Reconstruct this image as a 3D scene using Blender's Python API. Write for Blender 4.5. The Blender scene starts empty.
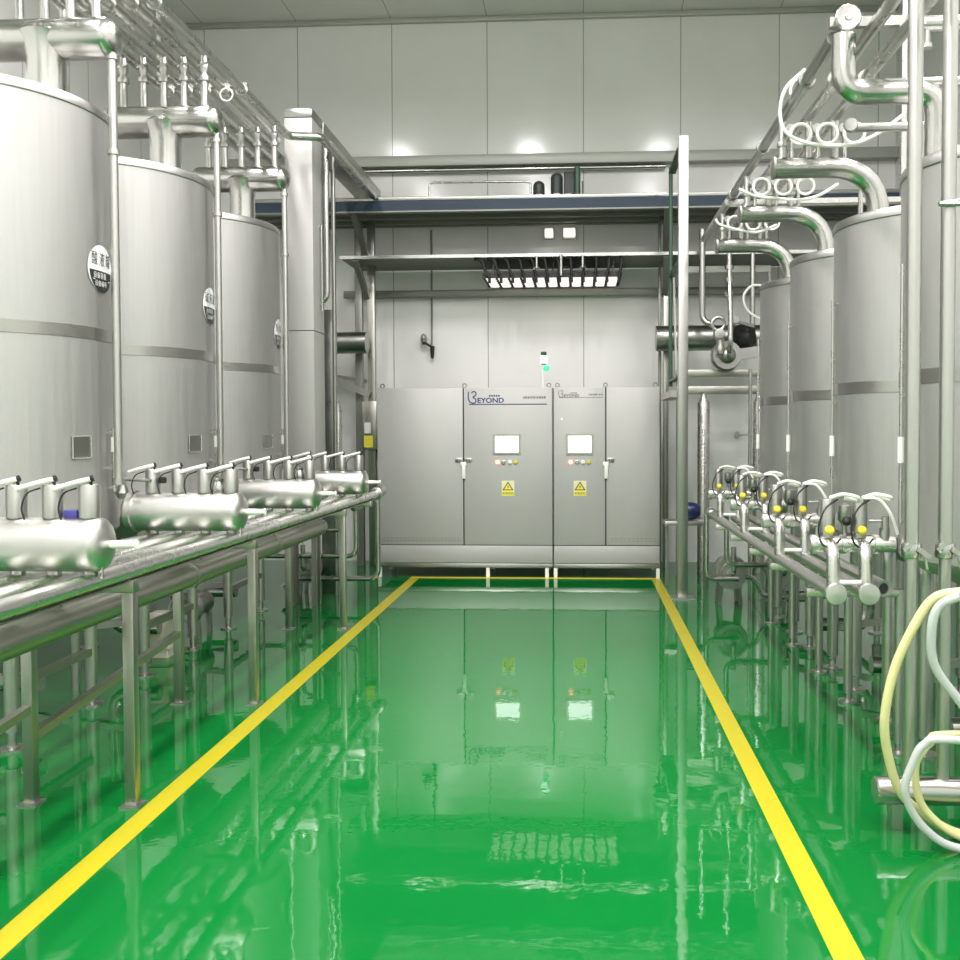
import bpy, bmesh, math, random
from mathutils import Vector, Matrix
random.seed(7)
S = bpy.context.scene
COL = S.collection
PI = math.pi

# ------------------------------------------------------------------ camera
def make_camera():
    A = math.atan(54 / 960); B = math.atan(30 / 960); ro = 0.003
    f = Vector((-math.sin(A) * math.cos(B), math.cos(A) * math.cos(B), -math.sin(B)))
    r = Vector((math.cos(A), math.sin(A), 0)); u = r.cross(f)
    r2 = r * math.cos(ro) - u * math.sin(ro); u2 = u * math.cos(ro) + r * math.sin(ro)
    cd = bpy.data.cameras.new('camera'); cam = bpy.data.objects.new('camera', cd); COL.objects.link(cam)
    m = Matrix((r2, u2, -f)).transposed().to_4x4(); m.translation = Vector((0, 0, 1.5))
    cam.matrix_world = m
    cd.sensor_width = 36; cd.lens = 36
    cd.shift_x = -47 / 960; cd.shift_y = -19 / 960
    cd.clip_start = 0.05; cd.clip_end = 100
    S.camera = cam
make_camera()

# ------------------------------------------------------------------ world, lamps, exposure
w = bpy.data.worlds.new('world'); S.world = w; w.use_nodes = True
w.node_tree.nodes['Background'].inputs[0].default_value = (0.9, 0.95, 0.9, 1)
w.node_tree.nodes['Background'].inputs[1].default_value = 0.3
S.view_settings.view_transform = 'Standard'; S.view_settings.look = 'None'
S.view_settings.gamma = 1; S.view_settings.use_curve_mapping = False
S.view_settings.exposure = 0.1
LAMP_W = 82
for lx in (-2.95, -0.83, 1.28, 2.9):
    for ly in (5.9, 3.4, 0.9, -1.6):
        ld = bpy.data.lights.new('ceiling_lamp', 'AREA'); ld.shape = 'RECTANGLE'
        ld.size = 0.3; ld.size_y = 1.2; ld.energy = LAMP_W * {-2.95: 0.95, -0.83: 1.4, 1.28: 0.9, 2.9: 0.45}[lx]; ld.color = (1.0, 0.955, 0.985); ld.spread = math.radians(165)
        lo = bpy.data.objects.new('ceiling_lamp', ld); lo.location = (lx, ly, 6.08); COL.objects.link(lo)

# ------------------------------------------------------------------ materials
def srgb(r, g, b):
    f = lambda c: (c / 255 / 12.92) if c / 255 <= 0.04045 else ((c / 255 + 0.055) / 1.055) ** 2.4
    return (f(r), f(g), f(b), 1)
MATS = {}
def mat(name, col, rough=0.5, metal=0.0, emit=0, emitcol=None, spec=0.5, bump=0, bscale=60, streak=0, mottle=0, trans=0, coat=0):
    m = bpy.data.materials.new(name); m.use_nodes = True
    nt = m.node_tree; p = nt.nodes['Principled BSDF']
    p.inputs['Base Color'].default_value = col; p.inputs['Roughness'].default_value = rough
    p.inputs['Metallic'].default_value = metal; p.inputs['Specular IOR Level'].default_value = spec
    p.inputs['Coat Weight'].default_value = coat
    if trans: p.inputs['Transmission Weight'].default_value = trans
    if emit:
        p.inputs['Emission Color'].default_value = emitcol or col; p.inputs['Emission Strength'].default_value = emit
    tc = nt.nodes.new('ShaderNodeTexCoord')
    if streak or mottle:
        mp = nt.nodes.new('ShaderNodeMapping'); nt.links.new(tc.outputs['Object'], mp.inputs[0])
        mp.inputs['Scale'].default_value = (14, 14, 0.6) if streak else (2.5, 2.5, 2.5)
        n = nt.nodes.new('ShaderNodeTexNoise'); n.inputs['Scale'].default_value = 3; n.inputs['Detail'].default_value = 4
        nt.links.new(mp.outputs[0], n.inputs['Vector'])
        a = streak or mottle
        mr = nt.nodes.new('ShaderNodeMapRange'); nt.links.new(n.outputs[0], mr.inputs[0])
        mr.inputs['From Min'].default_value = 0.25; mr.inputs['From Max'].default_value = 0.75
        mr.inputs['To Min'].default_value = max(0.03, rough - a); mr.inputs['To Max'].default_value = rough + a
        nt.links.new(mr.outputs[0], p.inputs['Roughness'])
    if bump:
        n2 = nt.nodes.new('ShaderNodeTexNoise'); n2.inputs['Scale'].default_value = bscale; n2.inputs['Detail'].default_value = 2
        nt.links.new(tc.outputs['Object'], n2.inputs['Vector'])
        b = nt.nodes.new('ShaderNodeBump'); b.inputs['Strength'].default_value = bump; b.inputs['Distance'].default_value = 0.02
        nt.links.new(n2.outputs[0], b.inputs['Height']); nt.links.new(b.outputs[0], p.inputs['Normal'])
    MATS[name] = m
    return m
STEEL = (0.52, 0.515, 0.485, 1)
mat('tank_steel', (0.46, 0.455, 0.435, 1), 0.58, 1.0, streak=0.07)
mat('rim_steel', (0.40, 0.395, 0.375, 1), 0.42, 1.0)
mat('band_steel', (0.42, 0.415, 0.39, 1), 0.3, 1.0)
mat('steel', STEEL, 0.28, 1.0, mottle=0.05)
mat('polished', (0.53, 0.525, 0.50, 1), 0.22, 1.0, mottle=0.03)
mat('satin', (0.50, 0.495, 0.47, 1), 0.36, 1.0, mottle=0.05)
mat('square_tube', (0.42, 0.415, 0.37, 1), 0.34, 1.0, mottle=0.05)
mat('dark_steel', (0.36, 0.365, 0.34, 1), 0.32, 1.0, mottle=0.06)
mat('cabinet_steel', (0.46, 0.455, 0.43, 1), 0.55, 0.35, streak=0.04)
mat('post_steel', (0.44, 0.435, 0.41, 1), 0.4, 1.0, mottle=0.05)
mat('bright_cap', (0.70, 0.695, 0.665, 1), 0.38, 1.0)
mat('header_steel', (0.60, 0.595, 0.565, 1), 0.36, 1.0, mottle=0.04)
mat('pipe_bright', (0.74, 0.735, 0.70, 1), 0.28, 1.0, mottle=0.04)
mat('gap', (0.03, 0.03, 0.03, 1), 0.6)
mat('frame_grey', srgb(132, 134, 126), 0.4, 0.5)
mat('deck_grey', srgb(120, 124, 116), 0.5, 0.3)
mat('blue_beam', srgb(22, 46, 66), 0.5)
mat('green_pipe', srgb(62, 92, 74), 0.4)
mat('white_plastic', srgb(236, 236, 228), 0.35)
mat('black_rubber', srgb(24, 25, 24), 0.5)
mat('dark_motor', srgb(62, 68, 64), 0.45, 0.2)
mat('yellow_plastic', srgb(214, 198, 40), 0.4)
mat('blue_plastic', srgb(22, 38, 84), 0.35)
mat('purple_plastic', srgb(70, 66, 140), 0.35)
mat('yellow_hose', srgb(226, 222, 160), 0.28, trans=0.15)
mat('clear_hose', srgb(212, 216, 212), 0.22, trans=0.25)
mat('cream_plastic', srgb(222, 214, 196), 0.5)
mat('screen_lit', (1, 1, 1, 1), 0.3, emit=1.6, emitcol=(0.95, 1, 1, 1))
mat('red_lit', (1, 0.3, 0.2, 1), 0.3, emit=3.0, emitcol=(1, 0.28, 0.18, 1))
mat('green_lit', (0.1, 0.8, 0.5, 1), 0.3, emit=0.7, emitcol=(0.0, 0.62, 0.27, 1))
mat('white_lit', (0.8, 1, 0.9, 1), 0.3, emit=1.5, emitcol=(0.8, 1, 0.9, 1))
mat('warm_lit', (0.8, 0.75, 0.7, 1), 0.3, emit=0.9, emitcol=(1, 0.91, 0.86, 1))
mat('sign_white', srgb(238, 238, 236), 0.4)
mat('sign_black', srgb(40, 42, 40), 0.4)
mat('ink', srgb(45, 46, 44), 0.5)
mat('logo_blue', srgb(52, 62, 110), 0.45)
mat('grey_ink', srgb(110, 112, 116), 0.5)
mat('warn_yellow', srgb(236, 222, 70), 0.45)
mat('warn_pale', srgb(222, 220, 176), 0.45)
mat('line_paint', srgb(172, 162, 20), 0.35)
mat('line_dull', srgb(214, 196, 60), 0.35)
mat('trim_grey', srgb(176, 178, 170), 0.4, 0.3)
mat('ceiling_paint', srgb(172, 172, 164), 0.5)

def floor_mat():
    m = bpy.data.materials.new('green_epoxy'); m.use_nodes = True; nt = m.node_tree; p = nt.nodes['Principled BSDF']
    tc = nt.nodes.new('ShaderNodeTexCoord')
    n = nt.nodes.new('ShaderNodeTexNoise'); n.inputs['Scale'].default_value = 0.8; n.inputs['Detail'].default_value = 3
    nt.links.new(tc.outputs['Object'], n.inputs['Vector'])
    cr = nt.nodes.new('ShaderNodeValToRGB'); nt.links.new(n.outputs[0], cr.inputs[0])
    cr.color_ramp.elements[0].position = 0.3; cr.color_ramp.elements[0].color = (0.003, 0.132, 0.022, 1)
    cr.color_ramp.elements[1].position = 0.7; cr.color_ramp.elements[1].color = (0.003, 0.148, 0.025, 1)
    nt.links.new(cr.outputs[0], p.inputs['Base Color'])
    p.inputs['Roughness'].default_value = 0.03; p.inputs['IOR'].default_value = 1.5
    a = nt.nodes.new('ShaderNodeTexNoise'); a.inputs['Scale'].default_value = 11.0; a.inputs['Detail'].default_value = 2
    nt.links.new(tc.outputs['Object'], a.inputs['Vector'])
    b = nt.nodes.new('ShaderNodeBump'); b.inputs['Strength'].default_value = 0.075; b.inputs['Distance'].default_value = 0.006
    nt.links.new(a.outputs[0], b.inputs['Height']); nt.links.new(b.outputs[0], p.inputs['Normal'])
    MATS['floor'] = m
floor_mat()

def panel_mat(name, axis, period, phase, col, rough):
    """painted sandwich panels with thin dark vertical joints"""
    m = bpy.data.materials.new(name); m.use_nodes = True; nt = m.node_tree; p = nt.nodes['Principled BSDF']
    tc = nt.nodes.new('ShaderNodeTexCoord'); sx = nt.nodes.new('ShaderNodeSeparateXYZ'); nt.links.new(tc.outputs['Object'], sx.inputs[0])
    def M(op, a, b=None):
        k = nt.nodes.new('ShaderNodeMath'); k.operation = op
        if hasattr(a, 'links'): nt.links.new(a, k.inputs[0])
        else: k.inputs[0].default_value = a
        if b is not None: k.inputs[1].default_value = b
        return k.outputs[0]
    v = M('SUBTRACT', sx.outputs[axis], phase - period * 50); v = M('MODULO', v, period)
    v = M('LESS_THAN', v, 0.011)
    n = nt.nodes.new('ShaderNodeTexNoise'); n.inputs['Scale'].default_value = 1.2; n.inputs['Detail'].default_value = 4
    nt.links.new(tc.outputs['Object'], n.inputs['Vector'])
    cr = nt.nodes.new('ShaderNodeValToRGB'); nt.links.new(n.outputs[0], cr.inputs[0])
    cr.color_ramp.elements[0].position = 0.3; cr.color_ramp.elements[0].color = tuple(c * 0.93 for c in col[:3]) + (1,)
    cr.color_ramp.elements[1].position = 0.7; cr.color_ramp.elements[1].color = col
    mx = nt.nodes.new('ShaderNodeMix'); mx.data_type = 'RGBA'
    nt.links.new(v, mx.inputs[0]); nt.links.new(cr.outputs[0], mx.inputs[6]); mx.inputs[7].default_value = tuple(c * 0.45 for c in col[:3]) + (1,)
    nt.links.new(mx.outputs[2], p.inputs['Base Color']); p.inputs['Roughness'].default_value = rough
    MATS[name] = m
panel_mat('wall_panel_x', 0, 1.092, -1.065, srgb(234, 234, 230), 0.13)
panel_mat('wall_panel_y', 1, 1.092, 0.3, srgb(222, 222, 218), 0.3)
panel_mat('ceiling_panel', 0, 1.092, -1.065, srgb(222, 222, 216), 0.4)

# ------------------------------------------------------------------ mesh helpers
def BM(): return bmesh.new()
def box(bm, x0, x1, y0, y1, z0, z1, bev=0.0):
    vs = [bm.verts.new((x, y, z)) for z in (z0, z1) for y in (y0, y1) for x in (x0, x1)]
    fs = [(0, 2, 3, 1), (4, 5, 7, 6), (0, 1, 5, 4), (2, 6, 7, 3), (0, 4, 6, 2), (1, 3, 7, 5)]
    ff = [bm.faces.new([vs[i] for i in f]) for f in fs]
    if bev:
        es = list({e for f in ff for e in f.edges})
        bmesh.ops.bevel(bm, geom=es, offset=bev, segments=2, affect='EDGES', profile=0.5)
    return vs
def bar(bm, p0, p1, wx, wz, up=(0, 0, 1)):
    """square bar between two points"""
    p0, p1 = Vector(p0), Vector(p1); d = (p1 - p0).normalized(); up = Vector(up)
    if abs(d.dot(up)) > 0.95: up = Vector((0, 1, 0))
    s = d.cross(up).normalized(); t = s.cross(d).normalized()
    vs = []
    for p in (p0, p1):
        for a, b in ((-1, -1), (1, -1), (1, 1), (-1, 1)):
            vs.append(bm.verts.new(p + s * a * wx / 2 + t * b * wz / 2))
    for f in ((3, 2, 1, 0), (4, 5, 6, 7), (0, 1, 5, 4), (1, 2, 6, 5), (2, 3, 7, 6), (3, 0, 4, 7)):
        bm.faces.new([vs[i] for i in f])
def round_path(pts, fil, n=7):
    pts = [Vector(p) for p in pts]
    if not fil or len(pts) < 3: return pts
    out = [pts[0]]
    for i in range(1, len(pts) - 1):
        a, b, c = pts[i - 1], pts[i], pts[i + 1]
        u = (a - b); v = (c - b); r = min(fil, u.length * (0.95 if i == 1 else 0.49), v.length * (0.95 if i == len(pts) - 2 else 0.49))
        if u.normalized().dot(v.normalized()) < -0.999: out.append(b); continue
        p, q = b + u.normalized() * r, b + v.normalized() * r
        for k in range(n + 1):
            t = k / n
            out.append(p * (1 - t) ** 2 + b * 2 * t * (1 - t) + q * t * t)
    out.append(pts[-1]); return out
def smooth_path(pts, n=6):
    pts = [Vector(p) for p in pts]; P = [pts[0] * 2 - pts[1]] + pts + [pts[-1] * 2 - pts[-2]]; out = []
    for i in range(1, len(P) - 2):
        a, b, c, d = P[i - 1:i + 3]
        for k in range(n):
            t = k / n
            out.append(0.5 * (2 * b + (c - a) * t + (2 * a - 5 * b + 4 * c - d) * t * t + (3 * b - a - 3 * c + d) * t ** 3))
    out.append(pts[-1]); return out
def tube(bm, pts, r, seg=14, fil=0, cap=True, r_end=None):
    pts = round_path(pts, fil)
    t0 = (pts[1] - pts[0]).normalized(); ref = Vector((0, 0, 1)) if abs(t0.z) < 0.9 else Vector((1, 0, 0))
    nrm = t0.cross(ref).normalized(); rings = []
    for i, p in enumerate(pts):
        if i == 0: t = pts[1] - p
        elif i == len(pts) - 1: t = p - pts[-2]
        else: t = (pts[i + 1] - p).normalized() + (p - pts[i - 1]).normalized()
        t.normalize(); nrm = (nrm - t * nrm.dot(t)).normalized(); bi = t.cross(nrm)
        rr = r if r_end is None else r + (r_end - r) * i / (len(pts) - 1)
        rings.append([bm.verts.new(p + (nrm * math.cos(2 * PI * k / seg) + bi * math.sin(2 * PI * k / seg)) * rr) for k in range(seg)])
    for a, b in zip(rings, rings[1:]):
        for k in range(seg): bm.faces.new((a[k], a[(k + 1) % seg], b[(k + 1) % seg], b[k]))
    if cap:
        bm.faces.new(rings[0][::-1]); bm.faces.new(rings[-1])
def lathe(bm, prof, org, axis=(0, 0, 1), seg=24):
    """prof: (radius, height along axis)"""
    org = Vector(org); ax = Vector(axis).normalized()
    ref = Vector((0, 0, 1)) if abs(ax.z) < 0.9 else Vector((1, 0, 0))
    u = ax.cross(ref).normalized(); v = ax.cross(u); rings = []
    for r, h in prof:
        if r < 1e-6: rings.append([bm.verts.new(org + ax * h)])
        else: rings.append([bm.verts.new(org + ax * h + (u * math.cos(2 * PI * k / seg) + v * math.sin(2 * PI * k / seg)) * r) for k in range(seg)])
    for a, b in zip(rings, rings[1:]):
        if len(a) == 1 and len(b) == 1: continue
        for k in range(seg):
            k2 = (k + 1) % seg
            if len(a) == 1: bm.faces.new((a[0], b[k], b[k2]))
            elif len(b) == 1: bm.faces.new((a[k], b[0], a[k2]))
            else: bm.faces.new((a[k], b[k], b[k2], a[k2]))
def cyl(bm, p0, p1, r, seg=16): tube(bm, [p0, p1], r, seg)
def capsule(bm, p0, p1, r, dome=0.6, seg=32, both=True):
    p0, p1 = Vector(p0), Vector(p1); L = (p1 - p0).length; h = r * dome; prof = []
    if both:
        for k in range(7): a = PI / 2 * k / 6; prof.append((r * math.sin(a), h - h * math.cos(a)))
    else: prof += [(0, 0), (r, 0)]
    for k in range(7): a = PI / 2 * k / 6; prof.append((r * math.cos(a), L - h + h * math.sin(a)))
    lathe(bm, prof, p0, p1 - p0, seg)
def torus(bm, c, axis, R, r, n=28, seg=8, a0=0, a1=2 * PI):
    c = Vector(c); ax = Vector(axis).normalized(); ref = Vector((0, 0, 1)) if abs(ax.z) < 0.9 else Vector((1, 0, 0))
    u = ax.cross(ref).normalized(); v = ax.cross(u)
    full = abs(a1 - a0 - 2 * PI) < 1e-6
    if not full:
        tube(bm, [c + (u * math.cos(a0 + (a1 - a0) * k / n) + v * math.sin(a0 + (a1 - a0) * k / n)) * R for k in range(n + 1)], r, seg); return
    rings = []
    for k in range(n):
        a = 2 * PI * k / n; d = u * math.cos(a) + v * math.sin(a)
        rings.append([bm.verts.new(c + d * (R + r * math.cos(2 * PI * j / seg)) + ax * r * math.sin(2 * PI * j / seg)) for j in range(seg)])
    for k in range(n):
        A_, B_ = rings[k], rings[(k + 1) % n]
        for j in range(seg): bm.faces.new((A_[j], B_[j], B_[(j + 1) % seg], A_[(j + 1) % seg]))

def obj(name, bm, m, parent=None, root=None, label=None, sharp=38):
    """one mesh object; geometry is given in room coordinates; the origin sits at the thing's base"""
    me = bpy.data.meshes.new(name)
    bmesh.ops.recalc_face_normals(bm, faces=bm.faces)
    off = Vector((0, 0, 0))
    if parent is not None:
        off = parent['_o'] if '_o' in parent else (0, 0, 0)
        off = Vector(off); bmesh.ops.translate(bm, verts=bm.verts, vec=-off)
    bm.to_mesh(me); bm.free()
    for p in me.polygons: p.use_smooth = True
    me.set_sharp_from_angle(angle=math.radians(sharp))
    me.materials.append(MATS[m])
    o = bpy.data.objects.new(name, me); COL.objects.link(o)
    if parent is not None: o.parent = parent; o['_o'] = tuple(off)
    if label: o['label'] = label
    return o
def thing(name, label, cat, loc, group=None):
    o = bpy.data.objects.new(name, None); COL.objects.link(o); o.location = loc; o['_o'] = tuple(loc)
    o.empty_display_size = 0.1
    o['label'] = label; o['category'] = cat
    if group: o['group'] = group
    return o
def solo(name, bm, m, label, cat, group=None, loc=None):
    """a thing that is one mesh: origin moved to its base"""
    if loc is None:
        n = len(bm.verts); xs = [v.co for v in bm.verts]
        loc = (sum(v.x for v in xs) / n, sum(v.y for v in xs) / n, min(v.z for v in xs))
    bmesh.ops.translate(bm, verts=bm.verts, vec=-Vector(loc))
    o = obj(name, bm, m); o.location = loc; o['_o'] = tuple(loc)
    o['label'] = label; o['category'] = cat
    if group: o['group'] = group
    return o
def struct(name, bm, m, label=None, cat=None):
    o = obj(name, bm, m); o['kind'] = 'structure'
    if label: o['label'] = label
    if cat: o['category'] = cat
    return o
def text_bm(s, size, fn, extrude=0.0, align='LEFT', sx=1.0, bold=0.0):
    """lettering as mesh; fn maps flat (u, v) metres to a room point"""
    cu = bpy.data.curves.new('lettering', 'FONT'); cu.body = s; cu.size = size; cu.align_x = align; cu.resolution_u = 3
    cu.offset = bold
    o = bpy.data.objects.new('lettering', cu); COL.objects.link(o)
    bpy.context.view_layer.update()
    me = bpy.data.meshes.new_from_object(o.evaluated_get(bpy.context.evaluated_depsgraph_get()))
    bm = BM(); bm.from_mesh(me)
    for v in bm.verts: v.co = Vector(fn(v.co.x * sx, v.co.y))
    bpy.data.objects.remove(o); bpy.data.curves.remove(cu); bpy.data.meshes.remove(me)
    return bm
def flat_poly(bm, pts): bm.faces.new([bm.verts.new(p) for p in pts])

# ------------------------------------------------------------------ room shell
XL, XR, YB, YF, ZC = -4.7, 3.5, 11.0, -3.5, 6.19
b = BM(); box(b, XL, XR, YF, YB, -0.1, 0); struct('floor', b, 'floor', 'glossy green epoxy floor', 'floor')
b = BM(); box(b, XL, XR, YF, YB, ZC, ZC + 0.1); struct('ceiling', b, 'ceiling_panel', 'grey panelled ceiling', 'ceiling')
b = BM(); box(b, XL - 0.1, XR + 0.1, YB, YB + 0.1, -0.1, ZC + 0.1); struct('wall_back', b, 'wall_panel_x', 'pale grey panelled wall at the end of the aisle', 'wall')
b = BM(); box(b, XL - 0.1, XR + 0.1, YF - 0.1, YF, -0.1, ZC + 0.1); struct('wall_front', b, 'wall_panel_x')
b = BM(); box(b, XL - 0.1, XL, YF, YB, -0.1, ZC + 0.1); struct('wall_left', b, 'wall_panel_y', 'grey panelled wall behind the left tanks', 'wall')
b = BM(); box(b, XR, XR + 0.1, YF, YB, -0.1, ZC + 0.1); struct('wall_right', b, 'wall_panel_y', 'grey panelled wall behind the right tanks', 'wall')
b = BM(); box(b, XL, XR, YB - 0.06, YB, ZC - 0.055, ZC, 0.01); struct('trim_1', b, 'trim_grey', 'grey cove trim where back wall meets ceiling', 'trim')
def paint(name, x0, x1, y0, y1, m, label):
    b = BM(); box(b, x0, x1, y0, y1, 0.0, 0.002); struct(name, b, m, label, 'floor marking')
paint('trim_2', -1.748, -1.652, -1.0, 9.70, 'line_paint', 'yellow painted line along the left side of the aisle')
paint('trim_3', 0.712, 0.800, -1.0, 9.70, 'line_paint', 'yellow painted line along the right side of the aisle')
paint('trim_4', -1.748, 0.800, 9.70, 9.78, 'line_dull', 'yellow painted line crossing the floor before the control cabinets')

# ------------------------------------------------------------------ storage tanks
def tank_body(root, xc, yc, R, zt, zb, band, legd, side, sign=None, plate=True):
    c = (xc, yc, 0)
    b = BM(); lathe(b, [(0, zb - 0.16), (0.10, zb - 0.16), (R - 0.10, zb - 0.035), (R - 0.03, zb - 0.005), (R, zb + 0.03), (R, zt - 0.05)], c, seg=96)
    sh = obj('shell', b, 'tank_steel', root)
    b = BM(); lathe(b, [(R, zt - 0.055), (R + 0.006, zt - 0.05), (R + 0.006, zt - 0.018), (R - 0.004, zt - 0.004), (R - 0.02, zt), (R * 0.5, zt + 0.04), (0, zt + 0.055)], c, seg=96)
    obj('lid', b, 'rim_steel', root)
    b = BM(); lathe(b, [(R, band - 0.031), (R + 0.003, band - 0.03), (R + 0.003, band + 0.03), (R, band + 0.031)], c, seg=96)
    obj('band', b, 'band_steel', root, label='dull dark weld band round the middle')
    for sx in (1, -1):
        for sy in (-1, 1):
            lx, ly = xc + sx * legd, yc + sy * legd
            b = BM(); cyl(b, (lx, ly, 0.085), (lx, ly, zb + 0.02), 0.034, 20)
            lg = obj('leg', b, 'satin', root)
            b = BM(); lathe(b, [(0, 0), (0.062, 0), (0.062, 0.01), (0.022, 0.016), (0.022, 0.085), (0.0, 0.085)], (lx, ly, 0), seg=20)
            obj('foot', b, 'steel', lg)
    b = BM(); tube(b, [(xc, yc, zb - 0.14), (xc, yc, 0.22), (xc + 0.3 * side, yc, 0.22)], 0.045, 16, 0.1)
    obj('outlet_pipe', b, 'polished', root)
    for a in (0, PI / 2):
        pass
    b = BM(); bar(b, (xc + legd, yc - legd, 0.30), (xc + legd, yc + legd, 0.30), 0.04, 0.04)
    obj('brace', b, 'square_tube', root)
    b = BM(); bar(b, (xc - legd, yc - legd, 0.26), (xc + legd, yc - legd, 0.34), 0.04, 0.04)
    obj('brace', b, 'square_tube', root)
    return sh
def curved(xc, yc, R, ang0):
    """map flat (u, v) onto a tank's side, u = metres round from ang0, v = height"""
    return lambda u, v, d=0.0: (xc + (R + d) * math.cos(ang0 + u / R), yc + (R + d) * math.sin(ang0 + u / R), v)
def patch_disc(fn, zc, r, d, t0=0.0, t1=2 * PI, n=40):
    b = BM(); pts = [(r * math.cos(t0 + (t1 - t0) * k / n), r * math.sin(t0 + (t1 - t0) * k / n)) for k in range(n + 1)]
    if abs(t1 - t0 - 2 * PI) < 1e-6: pts.pop()
    # strips, so that the disc follows the curve of the tank
    top = [p for p in pts]
    us = sorted({round(p[0], 5) for p in top})
    ring = {}
    lo = min(p[1] for p in top) if t1 - t0 < 2 * PI - 1e-6 else None
    for a, c in zip(us, us[1:]):
        def span(u):
            h = math.sqrt(max(r * r - u * u, 0))
            if lo is None: return -h, h
            return (0, h) if t0 < PI - 0.01 and t1 <= PI + 0.01 else (-h, 0)
        l0, h0 = span(a); l1, h1 = span(c)
        P = [(a, l0), (c, l1), (c, h1), (a, h0)]; Q = []
        for p in P:
            if not Q or (abs(Q[-1][0] - p[0]) > 1e-6 or abs(Q[-1][1] - p[1]) > 1e-6): Q.append(p)
        if len(Q) > 2:
            if abs(Q[0][0] - Q[-1][0]) < 1e-6 and abs(Q[0][1] - Q[-1][1]) < 1e-6: Q.pop()
            if len(Q) > 2: flat_poly(b, [fn(u, zc + v, d) for u, v in Q])
    bmesh.ops.remove_doubles(b, verts=b.verts, dist=1e-5)
    return b
def round_sign(root, xc, yc, R, ang, zc, words):
    fn = curved(xc, yc, R, ang); r = 0.118
    b = patch_disc(fn, zc, r, 0.004)
    s = obj('round_sign', b, 'sign_white', root, label='round white and black name plate')
    b = patch_disc(fn, zc - 0.012, r - 0.012, 0.0055, PI, 2 * PI)
    obj('black_half', b, 'sign_black', s)
    b = text_bm(' '.join(words), 0.056, lambda u, v: fn(u, zc + 0.020 + v * 1.3, 0.0065), align='CENTER', sx=0.92); obj('lettering', b, 'ink', s)
    b = text_bm('设备容量', 0.030, lambda u, v: fn(u - 0.02, zc - 0.048 + v * 1.1, 0.0075), align='CENTER'); obj('lettering', b, 'sign_white', s)
    b = text_bm('设备编号', 0.028, lambda u, v: fn(u - 0.012, zc - 0.087 + v * 1.1, 0.0075), align='CENTER'); obj('lettering', b, 'sign_white', s)
    b = BM(); flat_poly(b, [fn(u, zc + v, 0.0075) for u, v in ((-0.082, -0.0585), (0.082, -0.0585), (0.082, -0.0545), (-0.082, -0.0545))]); obj('divider', b, 'sign_white', s)

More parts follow.
